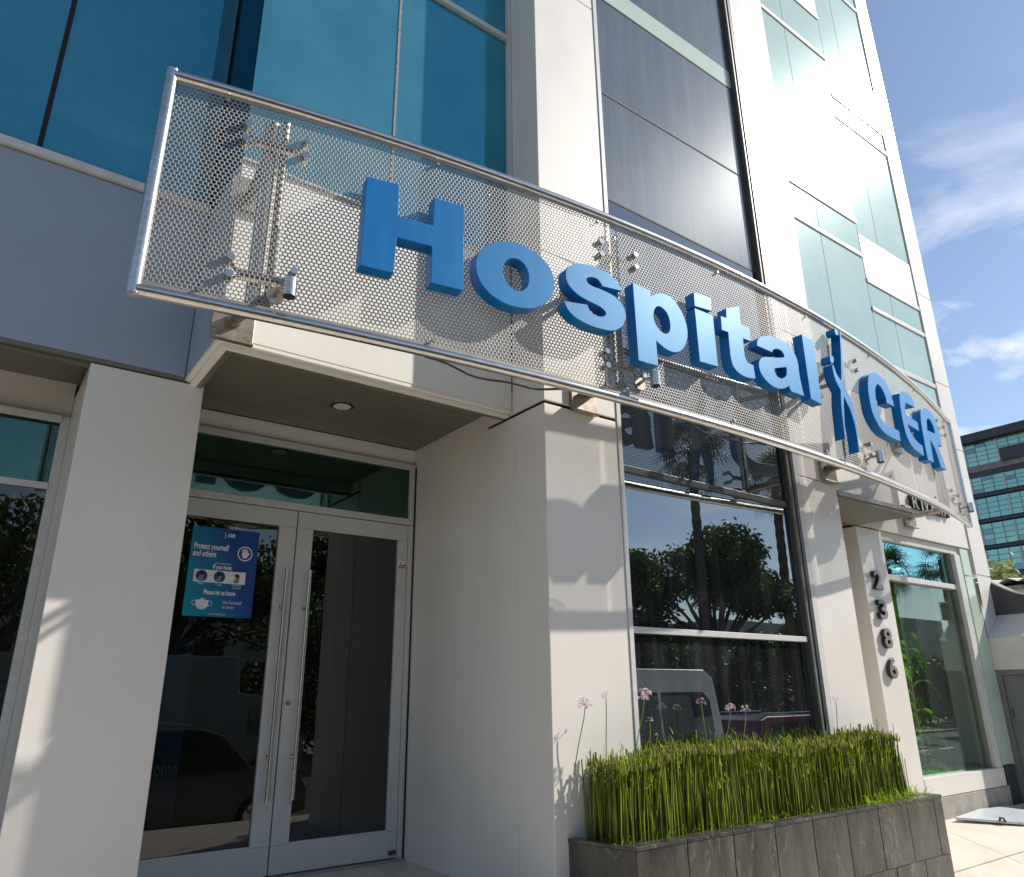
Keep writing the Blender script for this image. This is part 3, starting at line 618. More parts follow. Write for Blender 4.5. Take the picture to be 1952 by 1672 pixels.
# ---- letters
GLYPHS = {
 'H': (-2.9, [[(-0.31,4.155),(-0.111,4.166),(-0.11,3.946),(0.113,3.952),(0.114,4.155),(0.318,4.16),(0.315,3.561),(0.109,3.559),(0.108,3.804),(-0.111,3.799),(-0.121,3.556),(-0.319,3.553)]]),
 'o': (-2.215, [[(-0.097,3.995),(-0.028,4.01),(0.048,4.012),(0.12,4.0),(0.185,3.973),(0.236,3.936),(0.27,3.889),(0.286,3.831),(0.286,3.781),(0.276,3.728),(0.246,3.67),(0.193,3.619),(0.133,3.58),(0.066,3.559),(-0.0,3.55),(-0.073,3.552),(-0.137,3.567),(-0.2,3.597),(-0.247,3.642),(-0.276,3.696),(-0.289,3.756),(-0.285,3.812),(-0.26,3.873),(-0.216,3.926),(-0.16,3.967)],[(-0.021,3.894),(0.017,3.897),(0.054,3.878),(0.079,3.848),(0.091,3.806),(0.09,3.757),(0.079,3.721),(0.055,3.691),(0.026,3.673),(-0.011,3.67),(-0.048,3.686),(-0.076,3.712),(-0.092,3.747),(-0.097,3.79),(-0.089,3.829),(-0.071,3.862),(-0.046,3.883)]]),
 's': (-1.594, [[(0.235,3.919),(0.225,3.947),(0.202,3.98),(0.163,4.008),(0.115,4.029),(0.056,4.034),(0.007,4.037),(-0.061,4.034),(-0.129,4.019),(-0.177,3.997),(-0.216,3.967),(-0.238,3.93),(-0.242,3.89),(-0.234,3.849),(-0.213,3.818),(-0.177,3.791),(-0.131,3.77),(-0.076,3.757),(-0.019,3.748),(0.033,3.739),(0.071,3.722),(0.086,3.701),(0.073,3.68),(0.043,3.665),(0.004,3.661),(-0.033,3.669),(-0.06,3.693),(-0.073,3.721),(-0.262,3.695),(-0.251,3.664),(-0.225,3.63),(-0.181,3.601),(-0.122,3.584),(-0.057,3.573),(0.013,3.571),(0.085,3.575),(0.135,3.585),(0.185,3.61),(0.228,3.649),(0.254,3.7),(0.26,3.741),(0.252,3.778),(0.23,3.815),(0.192,3.844),(0.148,3.862),(0.09,3.871),(0.036,3.876),(-0.022,3.878),(-0.059,3.891),(-0.072,3.91),(-0.062,3.931),(-0.027,3.946),(0.012,3.95),(0.04,3.939),(0.061,3.914),(0.065,3.905)]]),
 'p': (-0.991, [[(-0.261,4.019),(-0.091,4.01),(-0.092,3.962),(-0.04,3.999),(0.028,4.024),(0.094,4.025),(0.158,3.992),(0.206,3.941),(0.237,3.885),(0.254,3.825),(0.258,3.772),(0.247,3.716),(0.22,3.655),(0.181,3.608),(0.124,3.574),(0.058,3.566),(-0.005,3.581),(-0.048,3.6),(-0.072,3.614),(-0.071,3.419),(-0.257,3.416)],[(-0.017,3.903),(0.021,3.897),(0.058,3.871),(0.076,3.828),(0.081,3.776),(0.069,3.73),(0.047,3.706),(0.02,3.696),(-0.018,3.704),(-0.053,3.733),(-0.078,3.778),(-0.074,3.837),(-0.052,3.881)]]),
 'i': (-0.53, [[(-0.101,4.004),(0.101,4.003),(0.098,3.571),(-0.102,3.563)]]),
 'idot': (-0.53, [[(-0.095,4.141),(0.101,4.15),(0.094,4.038),(-0.099,4.023)]]),
 't': (-0.162, [[(-0.098,4.118),(0.076,4.193),(0.071,4.029),(0.177,4.03),(0.175,3.907),(0.075,3.904),(0.071,3.783),(0.078,3.731),(0.103,3.7),(0.165,3.7),(0.173,3.584),(0.095,3.57),(0.019,3.57),(-0.045,3.587),(-0.092,3.623),(-0.108,3.681),(-0.111,3.754),(-0.105,3.906),(-0.18,3.904),(-0.175,4.028),(-0.108,4.031)]]),
 'a': (0.378, [[(-0.296,3.891),(-0.283,3.935),(-0.254,3.969),(-0.198,4.003),(-0.115,4.03),(-0.035,4.044),(0.045,4.047),(0.124,4.039),(0.185,4.02),(0.227,3.99),(0.258,3.946),(0.272,3.898),(0.272,3.846),(0.27,3.768),(0.277,3.708),(0.284,3.653),(0.296,3.598),(0.113,3.594),(0.097,3.612),(0.087,3.64),(0.045,3.612),(-0.007,3.589),(-0.071,3.575),(-0.148,3.576),(-0.218,3.597),(-0.271,3.632),(-0.3,3.673),(-0.303,3.726),(-0.281,3.771),(-0.229,3.808),(-0.14,3.833),(-0.026,3.859),(0.079,3.891),(0.074,3.921),(0.05,3.94),(0.008,3.946),(-0.042,3.934),(-0.078,3.911),(-0.092,3.889)],[(-0.084,3.75),(0.084,3.805),(0.087,3.781),(0.077,3.738),(0.05,3.706),(-0.002,3.679),(-0.057,3.678),(-0.091,3.699),(-0.097,3.727)]]),
 'l': (0.872, [[(-0.089,4.206),(0.095,4.204),(0.074,3.586),(-0.095,3.599)]]),
 'fig': (1.385, [[(0.119,4.471),(0.145,4.477),(0.121,4.353),(0.096,4.192),(0.063,4.024),(0.02,3.89),(0.053,3.847),(0.114,3.786),(0.134,3.697),(0.139,3.588),(0.132,3.444),(0.11,3.27),(0.098,3.268),(0.109,3.472),(0.095,3.578),(0.061,3.67),(0.009,3.734),(-0.013,3.775),(-0.049,3.652),(-0.082,3.495),(-0.104,3.352),(-0.129,3.346),(-0.116,3.487),(-0.1,3.64),(-0.075,3.755),(-0.059,3.818),(-0.1,3.867),(-0.132,3.918),(-0.147,3.999),(-0.138,4.049),(-0.123,4.052),(-0.107,4.028),(-0.084,3.974),(-0.022,3.926),(-0.002,3.971),(0.062,4.2),(0.094,4.344)]]),
 'head1': (1.385, [[(0.028,4.464),(0.053,4.469),(0.079,4.46),(0.093,4.439),(0.086,4.416),(0.062,4.401),(0.037,4.4),(0.02,4.416),(0.016,4.439)]]),
 'head2': (1.385, [[(-0.142,4.137),(-0.104,4.143),(-0.089,4.124),(-0.095,4.097),(-0.114,4.067),(-0.145,4.057),(-0.165,4.07),(-0.168,4.097),(-0.16,4.121)]]),
 'C': (2.207, [[(0.29,3.959),(0.105,3.951),(0.112,4.007),(0.081,4.051),(0.036,4.097),(-0.038,4.111),(-0.106,4.058),(-0.135,3.992),(-0.154,3.915),(-0.157,3.85),(-0.143,3.769),(-0.085,3.72),(0.015,3.694),(0.162,3.699),(0.296,3.703),(0.287,3.589),(0.112,3.582),(-0.06,3.589),(-0.17,3.623),(-0.252,3.686),(-0.299,3.758),(-0.308,3.853),(-0.305,3.96),(-0.274,4.061),(-0.217,4.149),(-0.099,4.217),(0.011,4.234),(0.116,4.216),(0.2,4.18),(0.254,4.112),(0.281,4.037)]]),
 'E': (2.908, [[(-0.186,4.164),(-0.225,4.061),(-0.24,3.951),(-0.242,3.832),(-0.223,3.718),(-0.165,3.643),(-0.073,3.598),(0.056,3.582),(0.224,3.577),(0.233,3.689),(0.082,3.707),(-0.004,3.733),(-0.062,3.771),(-0.098,3.815),(-0.105,3.847),(0.215,3.847),(0.232,3.95),(-0.096,3.955),(-0.101,4.003),(-0.08,4.055),(-0.038,4.1),(0.224,4.118),(0.227,4.192),(0.149,4.23),(0.035,4.24),(-0.071,4.223)]]),
 'R': (3.586, [[(-0.246,4.129),(-0.15,4.191),(-0.019,4.231),(0.127,4.23),(0.227,4.19),(0.298,4.142),(0.327,4.066),(0.339,3.986),(0.335,3.862),(0.17,3.849),(0.318,3.583),(0.107,3.571),(0.008,3.762),(-0.115,3.836),(-0.149,3.571),(-0.356,3.557),(-0.364,3.677),(-0.351,3.834),(-0.329,3.996)],[(-0.095,4.064),(-0.019,4.11),(0.054,4.112),(0.115,4.07),(0.146,4.021),(0.142,3.967),(-0.147,3.939)]]),
}

def smooth_loop(P):
    n = len(P)
    if n < 8: return P
    def corner(i):
        a = Vector(P[i])-Vector(P[i-1]); c = Vector(P[(i+1) % n])-Vector(P[i])
        if a.length < 1e-6 or c.length < 1e-6: return True
        return a.angle(c) > math.radians(42)
    cor = [corner(i) for i in range(n)]; out = []
    for i in range(n):
        p0, p1, p2, p3 = Vector(P[i-1]), Vector(P[i]), Vector(P[(i+1) % n]), Vector(P[(i+2) % n])
        out.append(tuple(p1))
        if (p2-p1).length < .02 or (cor[i] and cor[(i+1) % n]): continue
        if cor[i]: p0 = p1+(p1-p2)*.3
        if cor[(i+1) % n]: p3 = p2+(p2-p1)*.3
        for t in (.33, .66):
            q = .5*((2*p1)+(-p0+p2)*t+(2*p0-5*p1+4*p2-p3)*t*t+(-p0+3*p1-3*p2+p3)*t**3); out.append(tuple(q))
    return out
def glyph(name, s0, loops, label, parent=None, back=.018, front=.108):
    bm = bmesh.new(); eds = []
    for L in loops:
        L2 = smooth_loop(L) if len(L) > 12 else L
        vs = [bm.verts.new((p[0], 0, p[1])) for p in L2]
        for i in range(len(vs)): eds.append(bm.edges.new((vs[i], vs[(i+1) % len(vs)])))
    res = bmesh.ops.triangle_fill(bm, use_beauty=True, use_dissolve=False, edges=eds, normal=(0, -1, 0))
    fs = [f for f in bm.faces]
    bmesh.ops.recalc_face_normals(bm, faces=fs)
    if fs and sum(f.normal.y for f in fs) > 0: bmesh.ops.reverse_faces(bm, faces=fs)
    ex = bmesh.ops.extrude_face_region(bm, geom=fs)
    vv = [e for e in ex['geom'] if isinstance(e, bmesh.types.BMVert)]
    for v in vv: v.co.y = -(front-back)
    bmesh.ops.recalc_face_normals(bm, faces=bm.faces[:])
    c = Vector((0, 0, min(v.co.z for v in bm.verts)))
    th = s0/R0; o3 = Vector(onarc(s0, back, 0))
    me = bpy.data.meshes.new(name)
    Mx = Matrix.Rotation(th, 4, 'Z')
    bm.transform(Matrix.Translation(-c)); bm.transform(Mx); bm.to_mesh(me); bm.free()
    me.materials.append(BLUE)
    o = bpy.data.objects.new(name, me); o.location = o3+c; place(o, parent or SG); o['label'] = label
    bv = o.modifiers.new('bevel', 'BEVEL'); bv.width = .0025; bv.segments = 1; bv.limit_method = 'ANGLE'; bv.angle_limit = math.radians(60)
    return o
names = dict(H='capital letter H', o='letter o', s='letter s', p='letter p', i='letter i', t='letter t', a='letter a', l='letter l', C='capital letter C', E='capital letter E', R='capital letter R')
made = {}
for k, (s0, loops) in GLYPHS.items():
    if k in names: made[k] = glyph('letter', s0, loops, 'blue ' + names[k])
    elif k == 'fig': made[k] = glyph('figure_emblem', s0, loops, 'blue emblem of two slender intertwined figures')
glyph('letter_dot', *GLYPHS['idot'], 'blue square dot of the letter i', made['i'])
glyph('emblem_head', *GLYPHS['head1'], 'blue upper oval head of the emblem', made['fig']); glyph('emblem_head', *GLYPHS['head2'], 'blue lower oval head of the emblem', made['fig'])
# ---- posts, clamps, arms, plates
st_s = [-3.715, -1.275, 1.83, 4.62]
WALLY = [4.395, 3.995, 3.995, 4.298]
PLX = [1.06, 3.623, 6.968, 9.159]; PLZ = [3.50, 3.457, 3.433, 3.28]
for s, wy, px_, pz_ in zip(st_s, WALLY, PLX, PLZ):
    post = MB().tube([onarc(s-.02, -.13, 3.30), onarc(s-.02, -.13, 4.50)], .042, 14).build('support_post', STEEL, SG, smooth=True)
    MB().tube([onarc(s+.055, -.10, 3.26), onarc(s+.055, -.10, 4.52)], .022, 10).build('stiffener_tube', STEEL_O, post, smooth=True)
    for zc in (4.295, 3.425):
        cl = MB().tube([onarc(s-.11, -.06, zc), onarc(s+.11, -.06, zc)], .028, 8)
        for a in (-1, 1):
            for c in (-1, 1):
                cl.tube([onarc(s+a*.10, -.06, zc), onarc(s+a*.163, -.045, zc+c*.052)], .011, 6)
                cl.tube([onarc(s+a*.163, -.055, zc+c*.052), onarc(s+a*.163, .022, zc+c*.052)], .021, 12)
        cl.build('spider_clamp', STEEL, SG, smooth=True)
    z0 = 3.30
    A = onarc(s+.03, -.08, z0)
    arm = MB().tube([A, (px_+(A[0]-px_)*.04, wy-.06, pz_)], .034, 12); arm.tube([(px_+(A[0]-px_)*.08, wy-.07, pz_), (px_, wy-.02, pz_)], .046, 12)
    arm.build('bracket_arm', STEEL_O, SG, smooth=True)
    MB().box(px_-.13, px_+.13, wy-.028, wy, pz_-.14, pz_+.13).box(px_-.13, px_+.13, wy-.055, wy-.028, pz_-.145, pz_-.13).build('mounting_plate', STEEL_O, SG, bevel=.003)
    A2 = onarc(s-.02, -.13, 4.30)
    MB().tube([A2, (px_, wy-.03, pz_+.95)], .028, 10).tube([onarc(s-.02, -.13, 4.10), (px_, wy-.03, pz_+.90)], .022, 10).build('bracket_arm', STEEL_O, SG, smooth=True)
    MB().box(px_-.12, px_+.12, wy-.028, wy, pz_+.82, pz_+1.06).build('mounting_plate', STEEL_O, SG, bevel=.003)
# clips along edges
for k in range(8):
    s = S0+.3+k*1.27
    MB().tube([onarc(s, .004, zt(s)-.075), onarc(s, .022, zt(s)-.075)], .010, 8).build('edge_bolt', STEEL_O, SG)
    MB().tube([onarc(s, .004, zb(s)+.075), onarc(s, .022, zb(s)+.075)], .010, 8).build('edge_bolt', STEEL_O, SG)
# cables sagging below the bottom tube
CAB = simple('grey_cable', (.05, .05, .045), .6)
for sa, sb_, d in ((-2.75, -1.75, .055), (-.75, .25, .05)):
    P = [onarc(sa+(sb_-sa)*k/14, -.05+.02*math.sin(k), zb(sa+(sb_-sa)*k/14)-.01-d*math.sin(PI*k/14)) for k in range(15)]
    MB().tube(P, .0065, 6).tube([(p[0], p[1]+.02, p[2]+.012) for p in P], .0045, 6).build('cable', CAB, SG, smooth=True)
# spotlights
lab = ['steel cylinder spotlight on the sign below the capital H, leftmost of four', 'steel cylinder spotlight on the lower sign edge under the letter p', 'dark steel spotlight on the lower sign edge beside the figure emblem', 'dark steel spotlight at the lower right corner of the sign']
for s, lb in zip((-3.60, -1.12, 1.90, 4.77), lab):
    o3 = Vector(onarc(s, .0, 3.30)); th = s/R0; nx, ny = math.sin(th), -math.cos(th)
    def P3(t, off, z): return (o3.x+t*math.cos(th)+off*nx, o3.y+t*math.sin(th)+off*ny, z)
    SP = empty('spotlight', P3(0, .01, 3.27), lb, 'spotlight', 'spotlights along the bottom of the sign')
    MB().tube([P3(-.035, .004, 3.30), P3(-.035, .016, 3.30)], .048, 20).build('base_disc', STEEL_O, SP, smooth=True)
    MB().tube([P3(-.035, .016, 3.305), P3(-.03, .07, 3.315), P3(.0, .10, 3.315)], .012, 8).build('yoke', STEEL_O, SP, smooth=True)
    hd = MB().tube([P3(.022, .105, 3.262), P3(.022, .105, 3.368)], .036, 20).build('lamp_head', STEEL, SP, smooth=True)
    MB().tube([P3(.022, .105, 3.258), P3(.022, .105, 3.262)], .030, 16).build('lens', DARK, hd)

# ================================================================== PLANTER
PX0, PX1, PY0, PY1, PZT = 3.47, 7.178, 3.527, 4.0, .418
PL = empty('planter', (5.3, 3.75, -.6), 'long raised planter clad in dark polished slate tiles under the big window', 'planter')
MB().prism([(3.40, PY1-.02, -1.0), (PX0+.008, PY0+.006, -1.0), (PX1-.008, PY0+.006, -1.0), (PX1-.02, PY1-.02, -1.0)], [(3.40, PY1-.02, PZT-.09), (PX0+.008, PY0+.006, PZT-.09), (PX1-.008, PY0+.006, PZT-.09), (PX1-.02, PY1-.02, PZT-.09)]).build('planter_core', simple('tile_grout', (.46, .43, .37), .9), PL)
rows = [(-.97, -.487), (-.48, -.034), (-.03, PZT-.024)]
for ri, (z0, z1) in enumerate(rows):
    x = PX0+.0 if ri != 1 else PX0+.0
    offs = [0, -.30, -.0][ri]
    x = PX0; first = True
    while x < PX1-.02:
        w = .445+offs if first and offs else .445
        x2 = min(x+w, PX1); d = random.uniform(0, .0022)
        MB().box(x+.0035, x2-.0035, PY0-d, PY0+.02, z0, z1).build('slate_tile', SLATE, PL, bevel=.003)
        x = x2; first = False
    # left end, slightly splayed
    for q in range(1):
        a = (3.352, 3.995); c = (PX0, PY0)
        MB().prism([(a[0], a[1], z0), (c[0]-.001, c[1]-.002, z0), (c[0]+.02, c[1]+.02, z0), (a[0]+.02, a[1], z0)], [(a[0], a[1], z1), (c[0]-.001, c[1]-.002, z1), (c[0]+.02, c[1]+.02, z1), (a[0]+.02, a[1], z1)]).build('slate_tile', SLATE, PL, bevel=.0012)
    MB().box(PX1-.02, PX1+.001, PY0+.002, PY1, z0, z1).build('slate_tile', SLATE, PL, bevel=.0012)
x = PX0-.005
while x < PX1-.02:
    x2 = min(x+.445, PX1+.004)
    MB().box(x+.0015, x2-.0015, PY0-.006, PY0+.10, PZT-.022, PZT).build('coping_tile', SLATE, PL, bevel=.004); x = x2
MB().prism([(3.346, 3.997, PZT-.022), (PX0-.007, PY0-.006, PZT-.022), (PX0-.007, PY0+.085, PZT-.022), (3.43, 3.997, PZT-.022)], [(3.346, 3.997, PZT), (PX0-.007, PY0-.006, PZT), (PX0-.007, PY0+.085, PZT), (3.43, 3.997, PZT)]).build('coping_tile', SLATE, PL, bevel=.0015)
MB().box(7.0, PX1+.004, PY0+.086, PY1, PZT-.022, PZT).build('coping_tile', SLATE, PL, bevel=.0015)
MB().box(3.45, 7.0, PY0+.086, 3.99, PZT-.09, PZT-.03).build('soil', SOIL, PL)

def stems(name, n, fx, fy, fh, r, mat, lean, z0, loc, nseg=4, taper=.75, tip=None):
    bx = fx(n); by = fy(n); h = fh(bx, n)
    ang = RNG.uniform(0, 2*PI, n); ln = np.abs(RNG.normal(0, lean, n))*h; cv = RNG.normal(0, lean*.6, (n, 2))*h[:, None]
    k = 3; ts = np.linspace(0, 1, nseg)
    V = np.zeros((n, nseg, k, 3)); rr = r*RNG.uniform(.75, 1.25, n)
    for si, t in enumerate(ts):
        px = bx+np.cos(ang)*ln*t+cv[:, 0]*t*t; pyy = by+np.sin(ang)*ln*t+cv[:, 1]*t*t; pz = z0+h*t
        for q in range(k):
            a = 2*PI*q/k+ang
            rad = rr*(1-(1-taper)*t)
            V[:, si, q, 0] = px+rad*np.cos(a); V[:, si, q, 1] = pyy+rad*np.sin(a); V[:, si, q, 2] = pz
    V = V.reshape(-1, 3); F = []
    base = np.arange(n)[:, None, None]*nseg*k; si = np.arange(nseg-1)[None, :, None]*k; q = np.arange(k)[None, None, :]; q2 = (q+1) % k
    F = np.stack([base+si+q, base+si+q2, base+si+k+q2, base+si+k+q], 3).reshape(-1, 4)
    return V, F, (bx, by, h)
lx = lambda n: RNG.uniform(3.47, 6.95, n)
# horsetail mass (denser at the front)
def reed_h(bx, n): return (.50+.03*np.sin(bx*3.1)+.02*np.sin(bx*7.7+1)+RNG.normal(0, .042, n))*np.where(bx > 6.6, RNG.uniform(.75, 1.08, n), 1)*np.where(RNG.random(n) < .12, RNG.uniform(.35, .9, n), 1)
V, F, _ = stems('r', 2600, lx, lambda n: 3.67+.31*RNG.power(1.0, n), reed_h, .0048, REED, .045, PZT-.05, None, taper=.9)
RD = np_mesh('horsetail_reeds', V, F, REED, None, loc=(5.2, 3.8, PZT)); tag(RD, 'dense upright green horsetail reeds filling the slate planter', 'reeds', kind='stuff')
V, F, _ = stems('r', 700, lx, lambda n: RNG.uniform(3.68, 3.97, n), lambda bx, n: .50+RNG.normal(0, .035, n), .0040, REED, .03, PZT-.05, None, taper=.5)
Vt, Ft, _ = stems('r', 2600, lx, lambda n: RNG.uniform(3.67, 3.97, n), lambda bx, n: RNG.uniform(.02, .06, n), .0052, REED, .15, PZT+.43, None, nseg=2, taper=.6)
Vt[:, 2] += .03*np.sin(Vt[:, 0]*3.1)+.02*np.sin(Vt[:, 0]*7.7+1)
F = np.concatenate([F, Ft+len(V)]); V = np.concatenate([V, Vt])
o = np_mesh('straw_reeds', V, F, STRAW, None, loc=(5.2, 3.8, PZT)); tag(o, 'pale yellow dry tips and stalks standing among the green reeds', 'dry reeds', kind='stuff')
def blades(n, fx, fy, L, w, z0, droop, fz=None, upb=.5):
    bx = fx(n); by = fy(n); a = RNG.uniform(0, 2*PI, n); l = L*RNG.uniform(.6, 1.3, n); up_ = RNG.uniform(upb, 1.0, n)
    ts = np.linspace(0, 1, 4); V = np.zeros((n, 4, 2, 3)); zz = z0+(fz(n) if fz else 0)
    for i, t in enumerate(ts):
        hx = bx+np.cos(a)*l*t*(1-up_*.7); hy = by+np.sin(a)*l*t*(1-up_*.7); hz = zz+l*(up_*t-droop*t*t)
        ww = w*(1-t*.85)
        V[:, i, 0] = np.stack([hx-np.sin(a)*ww, hy+np.cos(a)*ww, hz], 1); V[:, i, 1] = np.stack([hx+np.sin(a)*ww, hy-np.cos(a)*ww, hz], 1)
    base = np.arange(n)[:, None]*8; s = np.arange(3)[None, :]*2
    F = np.stack([base+s, base+s+1, base+s+3, base+s+2], 2).reshape(-1, 4); return V.reshape(-1, 3), F
V1, F1 = blades(900, lx, lambda n: 3.66+RNG.uniform(0, .12, n), .20, .0035, PZT-.04, .55)
V2, F2 = blades(900, lambda n: RNG.uniform(6.2, 7.12, n), lambda n: RNG.uniform(3.60, 3.95, n), .30, .0035, PZT-.04, .6)
V3, F3 = blades(3000, lx, lambda n: RNG.uniform(3.67, 3.95, n), .11, .0038, PZT+.33, .30, fz=lambda n: RNG.normal(0, .07, n))
V = np.concatenate([V1, V2, V3]); F = np.concatenate([F1, F2+len(V1), F3+len(V1)+len(V2)])
o = np_mesh('grass_blades', V, F, GRASS, None, loc=(5.2, 3.7, PZT)); tag(o, 'bright green arching grass blades growing between the reeds of the planter', 'grass', kind='stuff')

# society garlic flowers
fl = [(3.36, 3.80, 1.205, .05, 'faint lilac flower before the white pillar, leftmost of the planter', -.10), (3.60, 3.86, 1.255, .035, 'small pale lilac flower at the edge between pillar and window', -.01),
      (3.82, 3.72, 1.255, .055, 'largest lilac flower head, on twin stems before the van reflection', -.13), (3.835, 3.70, 1.10, .026, 'half open lilac bud just below the largest flower', -.01), (3.905, 3.71, 1.01, .014, 'tiny closed lilac bud on a curved stem, lowest of the flowers', -.06),
      (4.385, 3.72, 1.205, .035, 'lilac flower on a thin stem before the dark middle of the window', .06), (4.70, 3.72, 1.16, .038, 'lilac flower leaning right, left one of a pair', -.11), (4.875, 3.72, 1.15, .036, 'lilac flower, right one of a pair above the reeds', -.07),
      (6.28, 3.84, 1.20, .03, 'faint pink flower before the second white pillar', -.03), (6.93, 3.75, .90, .022, 'small pink flower low at the right end of the planter', -.12)]
def petals(cx, cyy, cz_, r, n, mb):
    for i in range(n):
        a = random.uniform(0, 2*PI); e = random.uniform(-.3, 1.2); d = Vector((math.cos(a)*math.cos(e), math.sin(a)*math.cos(e), math.sin(e)))
        c = Vector((cx, cyy, cz_)); p = c+d*r; s_ = r*.16
        mb.tube([c, p*.96+c*.04], .0009, 3, caps=False)
        q = d.cross(Vector((0, 0, 1))).normalized(); w = d.cross(q)
        for k in range(5):
            t = 2*PI*k/5; u = (q*math.cos(t)+w*math.sin(t)); v = (q*math.cos(t+.5)+w*math.sin(t+.5)); m_ = (q*math.cos(t-.5)+w*math.sin(t-.5))
            tip = p+u*s_*2.0+d*s_*1.2
            mb.add([p, p+v*s_*.9+d*s_*.7, tip, p+m_*s_*.9+d*s_*.7], [(0, 1, 2, 3)])
for x, y, z, r, lb, dx in fl:
    r *= .85
    FLW = empty('garlic_flower', (x+dx, y+.02, .8), lb, 'flower', 'lilac flowers rising above the planter')
    b = MB().tube([(x+dx, y+.02, .80), (x+dx*.55, y+.01, .80+(z-.80)*.45), (x+dx*.15, y, .80+(z-.8)*.8), (x, y, z-.01)], .0033, 5)
    if r > .05 and x > 3.5: b.tube([(x+dx+.015, y, .80), (x+dx*.5+.02, y, .80+(z-.80)*.5), (x+.01, y-.01, z-.015)], .003, 5)
    b.build('stem', STEM, FLW, smooth=True)
    h = MB(); petals(x, y, z, r, 22 if r > .03 else 9, h); h.build('flower_head', LILAC, FLW)

# ================================================================== PLANTS IN THE GARDEN WINDOW
DR = empty('dracaena_plant', (9.10, 4.62, .40), 'tall green corn plant with long arching leaves behind the garden window', 'plant')
MB().tube([(9.26, 4.66, .38), (9.24, 4.67, 1.0), (9.28, 4.67, 1.7), (9.26, 4.66, 2.2)], [.03, .026, .022, .015], 8).build('stem', simple('plant_stem', (.25, .24, .10), .7), DR, smooth=True)
def strap_leaf(base, ang, L, w, rise, droop, mat=DRAC, parent=DR):
    vs = []; fs = []; ca, sa_ = math.cos(ang), math.sin(ang); nseg = 9
    for i in range(nseg+1):
        t = i/nseg; hz = L*(rise*t-droop*t*t*1.1); hr = L*t*(1-.25*rise)*(1-.12*t); ww = w*math.sin(PI*min(1, .12+t*.88))**.7*(1-t*.35) if t < 1 else .001
        c = Vector((base[0]+ca*hr, base[1]+sa_*hr, base[2]+hz)); sd = Vector((-sa_, ca, 0))
        vs += [c-sd*ww+Vector((0, 0, ww*.35)), c, c+sd*ww+Vector((0, 0, ww*.35))]
    for i in range(nseg):
        a = i*3; fs += [(a, a+1, a+4, a+3), (a+1, a+2, a+5, a+4)]
    return MB().add(vs, fs).build('leaf', mat, parent, smooth=True)
for k in range(84):
    zc_ = .60+1.65*(k/83); a = k*2.399+random.uniform(-.3, .3)
    a = math.atan2(abs(math.sin(a))*.8-.22, math.cos(a))
    top_ = zc_ > 1.9
    strap_leaf((9.26, 4.67, zc_), a, random.uniform(.48, .78)*(1 if zc_ < 1.9 else .75), random.uniform(.030, .050), 1.35 if top_ else random.uniform(.5, 1.0), .35 if top_ else random.uniform(.6, 1.15))
# ground plants, rock, white flowers
RK = MB()
me = bpy.data.meshes.new('garden_rock'); bm = bmesh.new(); bmesh.ops.create_icosphere(bm, subdivisions=3, radius=.16)
import mathutils.noise as mn
for v in bm.verts:
    v.co *= 1+.35*mn.noise(v.co*7); v.co.z = max(v.co.z*.62, -.03)
bm.to_mesh(me); bm.free(); me.materials.append(simple('garden_rock', (.30, .27, .22), .9, c2=(.14, .12, .09), scale=20, bump=.6))
rk = bpy.data.objects.new('garden_rock', me); rk.location = (9.38, 4.62, .43); C.objects.link(rk); tag(rk, 'rounded grey brown rock on the garden bed behind the glass', 'rock')
WF = MB()
for c in [(9.24+random.uniform(-.09, .09), 4.64+random.uniform(-.06, .06), .62+random.uniform(-.05, .05)) for _ in range(16)]: petals(*c, .03, 6, WF)
o = WF.build('white_flowers', simple('white_petal', (.8, .8, .72), .6)); tag(o, 'cluster of small white flowers beside the rock behind the glass', 'flowers')
V, F = blades(1600, lambda n: RNG.uniform(8.9, 10.1, n), lambda n: RNG.uniform(4.45, 4.8, n), .07, .006, .40, .4)
o = np_mesh('ground_cover', V, F, leaf_mat('lime_ground_cover', (.03, .30, .02), (.12, .55, .04), .4, 20), None, loc=(9, 4.6, .4)); tag(o, 'bright lime green low ground cover inside the garden window', 'ground cover', kind='stuff')

# metal plate on the pavement
pz = lambda y: rz(y)+.012
MP = MB().prism([(8.81, 4.22, pz(4.22)), (9.66, 3.93, pz(3.93)), (10.9, 3.75, pz(3.75)), (10.9, 4.16, pz(4.16)), (9.47, 4.27, pz(4.27))][:5], [(8.81, 4.22, pz(4.22)+.022), (9.66, 3.93, pz(3.93)+.022), (10.9, 3.75, pz(3.75)+.022), (10.9, 4.16, pz(4.16)+.022), (9.47, 4.27, pz(4.27)+.022)]).build('pavement_plate', simple('galvanised_plate', (.50, .54, .56), .35, metal=.3, c2=(.42, .46, .48)))
tag(MP, 'pale galvanised metal plate lying on the pavement by the white building edge', 'metal plate')
MB().tube([(9.36, 4.03, pz(4.03)+.02), (9.37, 4.02, pz(4.02)+.055), (9.41, 4.01, pz(4.01)+.05), (9.43, 4.0, pz(4.0)+.02)], .012, 6).build('handle', FRAME_D, MP, smooth=True)

